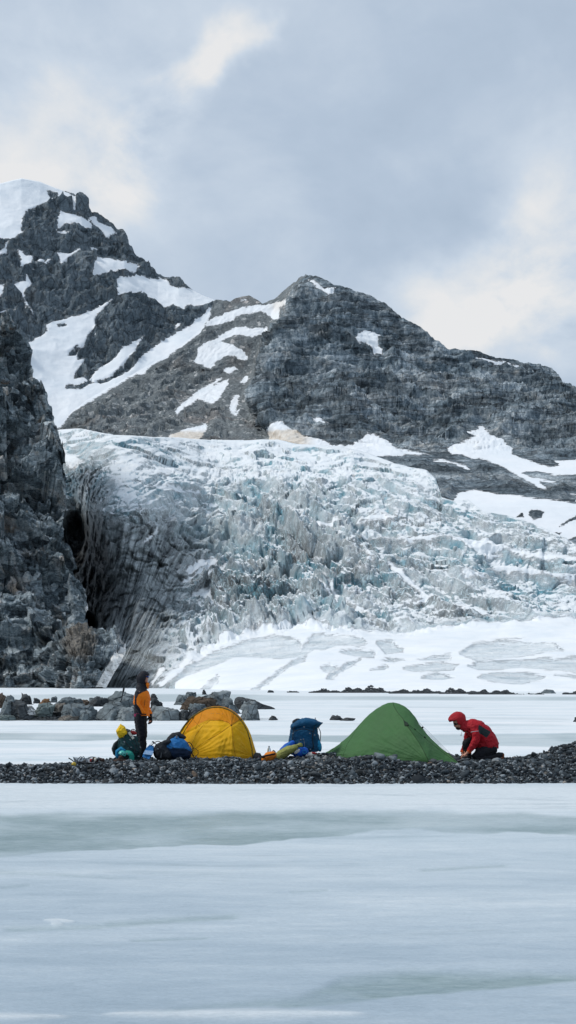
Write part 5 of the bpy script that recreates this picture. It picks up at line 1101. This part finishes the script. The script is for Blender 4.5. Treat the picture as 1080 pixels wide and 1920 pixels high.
    for (x0, dx) in ((146, 0), (150, 1)):
        tube('pick', [(x0-1, pyg-1, Y-.2), (x0+dx, pyg-6, Y-.2), (x0+5+dx, pyg-10.5, Y-.2), (x0+7+dx, pyg-9, Y-.2), (x0+6+dx, pyg-5, Y-.2)], .007, M_STEEL, r)
        tube('shaft', [(x0-1, pyg-1, Y-.2), (x0+12, pyg+1, Y-.25), (x0+26, pyg+2, Y-.25)], .013, M_CHAR, r)
    tube('shaft', [(129,pyg-8,Y-.1),(134,pyg-5,Y-.12),(139,pyg-1,Y-.15)], .011, M_CHAR, r, 8)
    r = gthing('gas_canister', 138, Y-.25, 'small yellow gas canister half sunk in the gravel at the far left of the kit', 'gas canister')
    c = np.array(at(138.5, pyg+4, Y-.4)); V, Fc = loft([c+[0, 0, z] for z in (-.03, -.025, .02, .035, .045)], [.035, .042, .042, .03, .012], 18, cap=False); part('can', V, Fc, M_YPL, r); V, Fc = loft([c+[0, 0, .045], c+[0, 0, .06]], [.012, .01], 10, cap=False); part('valve', V, Fc, M_STEEL, r)
    r = gthing('cooking_kit', 184, Y, 'jumble of small red, brown and black cooking kit at the right end of the windscreen', 'cooking kit')
    rr = random.Random(3)
    for k in range(9):
        x = 171+k*2.7; y = pyg-3-rr.random()*5*math.sin((k+1)/10*pi); mt = [M_REDF, M_CHAR, M_BOOT, M_PVC, M_REDF, M_STEEL][k % 6]
        V, Fc = ell(at(x, y, Y-.05-rr.random()*.1), (.02+.025*rr.random(), .03, .018+.02*rr.random()), (rr.random()*3, rr.random()*3, 0), 2, .7); part(['pot_cloth', 'lid', 'pouch', 'card_box', 'red_pouch', 'burner'][k % 6], V, Fc, mt, r)
    tube('strap', [(165,pyg-8,Y-.02),(172,pyg-10,Y-.02),(180,pyg-9,Y-.02)], .009, M_CHAR, r); tube('strap', [(190,pyg-4,Y-.1),(195,pyg-2,Y-.1),(192,pyg+2,Y-.1)], .007, M_BOOT, r)
    # --- thin pole leaning on the far boulder
    Y = 59.5; r = thing('trekking_pole', at(227, 1345, Y), 'thin dark pole leaning on the grey boulder left of the standing person', 'pole')
    V, Fc = loft([np.array(at(226, 1318, 60.4)), np.array(at(229.5, 1304, 60.4)), np.array(at(232, 1292, 60.4))], [.02, .022, .022], 8); part('shaft', V, Fc, M_CHAR, r); V, Fc = loft([np.array(at(231.3, 1296, 60.4)), np.array(at(232.2, 1290.5, 60.4))], [.045, .05], 10); part('grip', V, Fc, M_CHAR, r)
M_CHARN = fabric('dark_navy_cloth', (.006, .022, .06), .55, .4, 16, .2); M_CHARG = fabric('grey_green_cloth', (.02, .035, .035), .5); M_BOOT = fabric('brown_leather', (.055, .03, .022), .6, .4, 20)
_t = NT('mesh_print'); _n = _t.rng(_t.voro(60, None, 'DISTANCE_TO_EDGE', 'Distance'), .02, .12); M_MESHP = _t.out(_t.mix(_n, (.42, .55, .68), (.06, .22, .48)), .6)
build_gear()
# ================================================================== people
M_SKIN = fabric('skin', (.55, .27, .19), .5, .05, 30, .1); M_JBLACK = fabric('black_shell', (.012, .013, .020), .5, .35, 14, .15); M_JORANGE = fabric('orange_shell', (.88, .225, .010), .5, .4, 14, .25)
M_MAG = fabric('magenta_cloth', (.30, .02, .09), .6); M_TROUS = fabric('black_trousers', (.010, .011, .016), .6, .4, 14, .15); M_JRED = fabric('red_shell', (.42, .012, .022), .5, .45, 13, .3)
M_PATCH = fabric('dark_green_grey_panel', (.022, .034, .036), .6, .3, 18); M_ORCUFF = fabric('orange_red_cuff', (.62, .09, .02), .55); M_LENS = plain('blue_mirror_lens', (.01, .08, .35), .08, .6); M_DLENS = plain('dark_lens', (.008, .01, .015), .1, .4)
M_GLOVE = fabric('black_glove', (.012, .012, .014), .7); M_PIPE = plain('reflective_stripe', (.6, .62, .65), .4); M_BOOTD = fabric('black_boot', (.014, .015, .018), .55, .3, 20); M_HAIR = fabric('dark_hair', (.03, .02, .015), .7, .5, 60); M_RSOLE = fabric('rust_sole', (.25, .09, .04), .7)
def finger(base, d, n, L, r, curl):
    """bent chain of three phalanges from the palm; n is the palm normal the finger curls towards"""
    d = Vector(d).normalized(); n = Vector(n).normalized(); P = [np.array(base)]; p = Vector(base); ax = d.cross(n)
    for k, f in enumerate((.45, .32, .23)):
        d = Matrix.Rotation(curl[k], 3, ax) @ d; p = p+d*L*f; P.append(np.array(p))
    return loft(P, [r, r*.95, r*.88, r*.75], 8)
def hand(wrist, d, n, side=1, s=1.0, curl=(.35, .5, .4), r=.0095):
    """palm, four unequal fingers and a thumb leaving the side of the palm. d: pointing direction, n: palm normal"""
    w = Vector(wrist); d = Vector(d).normalized(); n = Vector(n).normalized(); t = d.cross(n).normalized()*side; L = []
    L.append(loft([np.array(w-d*.02), np.array(w+d*.02), np.array(w+d*.06*s), np.array(w+d*.095*s)], [(.030*s, .019), (.036*s, .017), (.043*s, .016), (.040*s, .012)], 14, tuple(n)))
    for k, (o, l) in enumerate(((.032, .072), (.011, .082), (-.011, .076), (-.031, .060))):
        L.append(finger(w+d*.09*s+t*o*s, d+t*o*2.2, n, l*s, r, curl))
    L.append(finger(w+d*.025*s+t*.033*s, (d*.75+t*.8), n, .068*s, r*1.12, (.25, .3, .25)))
    return L
def W(px, py, Y): return np.array(at(px, py, Y))

def person_standing():
    Y = 25.0; Yn, Yf = Y-.17, Y+.17
    r = thing('person', (at(264, 0, Y)[0], Y, ground_at(264, Y)), 'person standing in an orange and black hooded jacket, looking right', 'person')
    g = HY+(HC-ground_at(264, Y))*F/Y-1
    # continuous body: head with face, neck, trunk, arms with hands, legs with feet
    L = [ell(W(268.3, 1269.5, Y), (.088, .075, .112), (0, R(4), 0), 4), EL(271.5, 1274.5, Y, 5.8, 5.5, .062), LO([(266.5,1282,Y,5.2),(267.5,1276,Y,5)]),
         LO([(276.2,1266,Y,1.0),(278.3,1270.3,Y,1.4),(276.4,1271.5,Y,1.3)], 8), EL(276.0, 1274, Y, 1.5, 1.0, .02), EL(275.2, 1278.5, Y, 2.2, 2.0, .028), EL(267, 1270.5, Y-.077, 1.6, 2.8, .012, 10), EL(267, 1270.5, Y+.077, 1.6, 2.8, .012, 10),
         LO([(265,1340,Y,9,13),(265,1326,Y,8.5,12),(266,1310,Y,10,16),(265.5,1298,Y,9.5,19),(266,1288,Y,5.5,8)], 16)]
    for s, Yy in ((-1, Y-.1), (1, Y+.1)):
        L.append(LO([(264-s*1,1338,Yy,8,8.5),(264-s*1.5,1360,Yy,7,7.5),(265-s*2,1381,Yy,5.4,5.6),(264-s*2.5,1400,Yy,5.2,5.4),(264-s*2.5,g-4,Yy,3.8,4)], 14)); L.append(LO([(262-s*2.5,g-3,Yy,3.6,4.5),(269-s*2.5,g-2.5,Yy,3.2,4.6),(275-s*2.5,g-2,Yy,2.4,4)], 12))
    L.append(LO([(260,1301,Y-.2,5.6),(257,1320,Y-.25,4.6),(258,1322,Y-.22,4.2),(266,1334,Y-.16,3.2)], 12)); L.append(LO([(268,1301,Y+.2,5.6),(270,1320,Y+.25,4.6),(274,1326,Y+.25,4.2),(281,1341,Y+.22,3.1)], 12))
    L += hand(W(267,1334,Y-.14), (.55, .3, -.75), (.3, 1, .0), -1, .8, r=.008); L += hand(W(281.5,1342,Y+.22), (.12, 0, -1), (-.6, -.8, 0), 1, .86, r=.007)
    blob('body', L, M_SKIN, r, .0068, 2, .0, 10)
    # black gloves closed over the hands
    blob('glove', [LO([(280.5,1339,Y+.22,4.0),(281.6,1344,Y+.22,4)], 12)]+hand(W(281.5,1342,Y+.22), (.12, 0, -1), (-.6, -.8, 0), 1, 1.06, r=.0150), M_GLOVE, r, .0068, 1, .001, 30)
    z5 = lambda p: [(x/9+200, y/9+1240) for x, y in p]
    OR = [z5([(610,520),(690,490),(780,520),(820,700),(820,960),(530,970),(545,915),(600,885),(565,800),(505,715),(500,640),(535,560)]), z5([(400,490),(468,500),(472,730),(400,730)]), z5([(655,360),(800,340),(800,520),(700,520),(690,460),(672,420)])]
    MG = z5([(400,882),(545,882),(545,960),(400,960)])
    def jm(C):
        x, y = proj(C); m = np.zeros(len(C), int)
        for q in OR: m[sdpoly(x, y, q) > 0] = 1
        m[sdpoly(x, y, MG) > 0] = 2; return m
    J = [LO([(263,1290,Y,8,15),(266,1295,Y,10,18)], 14), LO([(266,1343,Y,14.5,18.5),(265.5,1332,Y,14.5,19),(266,1320,Y,15,20),(266.5,1308,Y,15.2,22),(266,1298,Y,13,22),(265.5,1291,Y,8.5,13),(267,1284,Y,6.5,8)], 18, cap=False),
         LO([(260,1299,Y-.18,7.5),(256.5,1318,Y-.26,6.8),(258.5,1324,Y-.27,6.3),(267,1338,Y-.23,5.2)], 14, cap=False), LO([(267,1299,Y+.18,7.5),(270.5,1318,Y+.26,6.6),(275,1327,Y+.26,6),(281.5,1340,Y+.23,4.8)], 14, cap=False),
         LO([(273.5,1290,Y,5.5,8),(276.5,1283,Y,3.6,7),(277,1280,Y,2.8,6)], 14, cap=False)]
    jk = blob('jacket', J, [M_JBLACK, M_JORANGE, M_MAG], r, .0095, 3, .010, 11, (1, 1, 1.4), jm)
    tube('zip', [(272,1312,Y-.225),(271,1318,Y-.235),(270.5,1323,Y-.235)], .004, M_JBLACK, jk); tube('hem', [(262,1343,Y-.2),(270,1341,Y-.215),(281,1343,Y-.12)], .007, M_JORANGE, jk)
    # hood: a shell open at the face
    V, Fc = ico(5); V = V*np.array([.122, .12, .150]); Fc = np.array(Fc); V[:, 0] += .02*sm(-.05, .12, V[:, 2]); C = V[Fc].mean(1)
    keep = ~((C[:, 0] > .062-.25*(C[:, 2]+.03)*(C[:, 2] < 0)*0) & (np.abs(C[:, 1]) < .10) & (C[:, 2] < .075) & (C[:, 2] > -.2)); keep &= C[:, 2] > -.14
    V = V@np.array(Euler((0, R(6), 0)).to_matrix()).T+W(267.5, 1272.5, Y); V = V+.010*(fbm(V*14, 4))[:, None]
    o = part('hood', V, [tuple(q) for q in Fc[keep]], M_JBLACK, r); s = o.modifiers.new('t', 'SOLIDIFY'); s.thickness = .014; s.offset = 0
    blob('hood_neck', [LO([(265.5,1280,Y,8.6,10),(265.5,1286,Y,8.6,12),(264.5,1293,Y,10.5,15)], 16, cap=False)], M_JBLACK, r, .01, 3, .005, 12)
    blob('hair', [EL(273.5, 1264, Y, 2.5, 4, .06)], M_HAIR, r, .007, 1, .003, 40)
    gg = blob('sunglasses', [EL(277.6, 1269.2, Y-.035, 1.8, 2.0, .032), EL(277.6, 1269.2, Y+.035, 1.8, 2.0, .032), LO([(274.5,1268.6,Y-.07,1.2),(277,1268.9,Y-.055,1.5)], 8)], M_LENS, r, .005, 1, 0)
    # trousers and boots
    T = []
    for s, Yy in ((-1, Y-.1), (1, Y+.1)):
        T.append(LO([(264-s*1,1338,Yy,11,12),(264-s*1.2,1352,Yy,10.6,11),(265-s*1.5,1368,Yy,9.4,9.5),(266-s*2.2,1380,Yy,8.2,8.5),(264.5-s*2.4,1386,Yy,7.2,7.5),(265-s*3,1396,Yy,7.4,7.6),(264-s*3,1408,Yy,7.0,7.2),(263.5-s*3,g-6,Yy,6.2,6.4)], 16, cap=False))
    tr_ = blob('trousers', T, M_TROUS, r, .0105, 3, .011, 11, (1, 1, 1.8)); tube('piping', [(270.5,1345,Y-.205),(272,1362,Y-.19),(271,1380,Y-.175)], .0035, M_PATCH, tr_)
    for s, Yy in ((-1, Y-.1), (1, Y+.1)):
        blob('boot', [LO([(262-s*2.5,g-3.5,Yy,5,5.6),(269-s*2.5,g-3,Yy,4.4,5.6),(276-s*2.5,g-2,Yy,3,4.6)], 12), LO([(263-s*2.5,g-10,Yy,5.6),(263-s*2.5,g-3,Yy,5.2)], 12)], M_BOOTD, r, .009, 2, .003, 20)

def person_kneeling():
    Y = 24.6
    def z(x, y): return x*.12963+820, y*.12963+1310
    
    r = thing('person', (at(905, 0, Y)[0], Y, ground_at(905, Y)), 'person in a red hooded jacket kneeling and bending over the gravel', 'person')
    def Q(x, y, Yq): a, b = z(x, y); return a, b+PK_DY, Yq
    def LQ(pts, **k): return LO([(*Q(p[0], p[1], p[2]), *p[3:]) for p in pts], **k)
    hd = Q(300, 345, Y); L = [ell(W(*hd), (.092, .076, .115), (0, R(-32), 0), 4), EL(hd[0]-2.5, hd[1]+4.5, Y, 6, 5.5, .06, 20), LQ([(345,400,Y,5.4),(430,450,Y,6)]), LQ([(262,378,Y,1.0),(258,405,Y,1.5),(275,408,Y,1.2)], seg=8), EL(*Q(285, 432, Y), 2.2, 1.8, .025),
         LQ([(440,440,Y,6,12),(540,450,Y,9,16),(650,530,Y,10,16),(730,620,Y,10,14),(740,690,Y,9,13)], seg=16)]
    for Yy, A in ((Y-.2, [(540,420),(570,560),(535,650),(430,790)]), (Y+.2, [(480,430),(470,560),(430,660),(360,790)])):
        (a, b, c, d) = A; L.append(LQ([(*a,Yy,6),(*b,Yy,5),(*c,Yy,4.6),(*d,Yy,3)]))
    L.append(LQ([(750,700,Y-.12,8.5),(690,760,Y-.13,8),(570,845,Y-.14,7),(700,870,Y-.12,6),(870,850,Y-.1,4),(925,845,Y-.1,4.5)])); L.append(LQ([(740,700,Y+.12,8.5),(600,660,Y+.13,8),(430,650,Y+.14,7),(420,760,Y+.12,5.6),(430,850,Y+.1,4)])); L.append(LQ([(440,860,Y+.1,4),(380,870,Y+.1,3)]))
    wn = W(*Q(430, 790, Y-.2)); wf = W(*Q(360, 785, Y+.2)); L += hand(wn, (-.75, .1, -.35), (-.3, .1, -1), 1, 1.0, (.35, .5, .4)); L += hand(wf, (.2, -.3, -.9), (.8, 0, -.4), -1, 1.0, (.4, .5, .4))
    blob('body', L, M_SKIN, r, .0068, 2, 0)
    PP = [(600,375),(690,430),(772,478),(755,515),(710,570),(650,525),(605,500),(590,430)]; CU = [(330,750),(400,740),(400,840),(320,840)]; CU2 = [(425,735),(505,765),(480,850),(400,800)]
    def jm(C):
        x, y = proj(C); X2 = (x-820)/.12963; Y2 = (y-PK_DY-1310)/.12963; m = np.zeros(len(C), int); m[(sdpoly(X2, Y2, PP) > 0) & (C[:, 1] < Y-.05)] = 1
        m[(sdpoly(X2, Y2, CU) > 0) | (sdpoly(X2, Y2, CU2) > 0)] = 2; return m
    J = [LQ([(400,390,Y,9,12),(470,395,Y,15,18),(560,440,Y,18.5,22),(650,510,Y,18.5,22),(720,600,Y,18.5,22),(755,680,Y,18,22),(765,735,Y,15.5,20)], seg=20, cap=False), LQ([(640,660,Y,10,18),(700,700,Y,11,19)], seg=16),
         LQ([(530,400,Y-.17,8.5),(565,520,Y-.23,8),(555,610,Y-.24,7.6),(510,690,Y-.23,6.6),(450,775,Y-.2,4.8)], seg=14, cap=False), LQ([(470,420,Y+.15,8.5),(440,540,Y+.22,7.6),(425,640,Y+.24,7),(395,720,Y+.22,6.2),(362,785,Y+.2,4.8)], seg=14, cap=False)]
    jk = blob('jacket', J, [M_JRED, M_PATCH, M_ORCUFF], r, .0095, 3, .013, 11, (1, 1, 1.3), jm, 4)
    tube('arm_stripe', [Q(487, 484, Y-.29), Q(535, 474, Y-.315), Q(592, 468, Y-.30)], .005, M_PIPE, jk)
    # hood with a stiff peak, open towards the ground
    V, Fc = ico(5); V = V*np.array([.145, .12, .142]); Fc = np.array(Fc); C = V[Fc].mean(1); V[:, 0] -= .035*sm(.0, .14, V[:, 2]*0-V[:, 0])*sm(-.06, .05, V[:, 2])
    keep = ~((C[:, 0] < -.035) & (C[:, 2] < .005+.0*C[:, 0])) & ~((C[:, 2] < -.10) & (C[:, 0] < .05))
    V = V@np.array(Euler((0, R(-18), 0)).to_matrix()).T+W(*Q(298, 300, Y)); V = V+.016*(ridged(V*9+3, 3)-.5)[:, None]
    o = part('hood', V, [tuple(q) for q in Fc[keep]], M_JRED, r); s = o.modifiers.new('t', 'SOLIDIFY'); s.thickness = .016; s.offset = 0
    blob('hood_neck', [LQ([(365,330,Y,9,10),(385,400,Y,9.5,12),(430,440,Y,9,13)], seg=16, cap=False)], M_JRED, r, .01, 3, .008, 12, seed=4)
    blob('goggles', [EL(*Q(258, 368, Y-.03), 2.8, 2.9, .05, -25), EL(*Q(258, 368, Y+.03), 2.8, 2.9, .05, -25), EL(*Q(290, 365, Y-.07), 4, 1.6, .015, -10)], M_DLENS, r, .006, 1, 0)
    blob('beard', [EL(*Q(300, 430, Y), 4.6, 3.0, .055, 10)], M_HAIR, r, .007, 1, .004, 40)
    tube('drawcord', [Q(362, 460, Y-.1), Q(352, 490, Y-.11), Q(345, 522, Y-.1)], .004, M_PIPE, o); V, Fc = ell(W(*Q(343, 527, Y-.1)), (.008, .008, .014)); part('cord_toggle', V, Fc, M_JBLACK, o)
    T = [LQ([(790,720,Y-.1,12),(690,765,Y-.13,11),(600,800,Y-.14,10.5),(555,835,Y-.14,9),(590,865,Y-.14,8.2)], seg=16), LQ([(570,850,Y-.14,8.5),(680,855,Y-.13,9),(780,850,Y-.12,7.5),(850,840,Y-.1,6)], seg=16), LQ([(780,700,Y+.1,12),(600,670,Y+.12,11),(470,630,Y+.12,9.5),(430,640,Y+.12,9)], seg=16), LQ([(430,640,Y+.12,9),(425,700,Y+.12,8.2),(440,790,Y+.12,7),(450,840,Y+.12,6)], seg=16)]
    blob('trousers', T, M_TROUS, r, .0105, 3, .010, 12, seed=2)
    kb = blob('boot', [LQ([(850,835,Y-.1,6),(900,820,Y-.1,6.4),(940,815,Y-.1,5)], seg=14), LQ([(930,800,Y-.1,4),(940,850,Y-.1,4)], seg=12)], M_BOOTD, r, .009, 2, .004, 18); bx('sole', *Q(948, 835, Y-.1)[:2], Y-.1, 2.4, 11, .1, M_RSOLE, kb, 5)
    blob('boot', [LQ([(460,845,Y+.1,5.6),(400,862,Y+.1,5),(365,870,Y+.1,3.6)], seg=12)], M_BOOTD, r, .009, 2, .004, 18)
PK_DY = 0.0
person_standing(); person_kneeling()
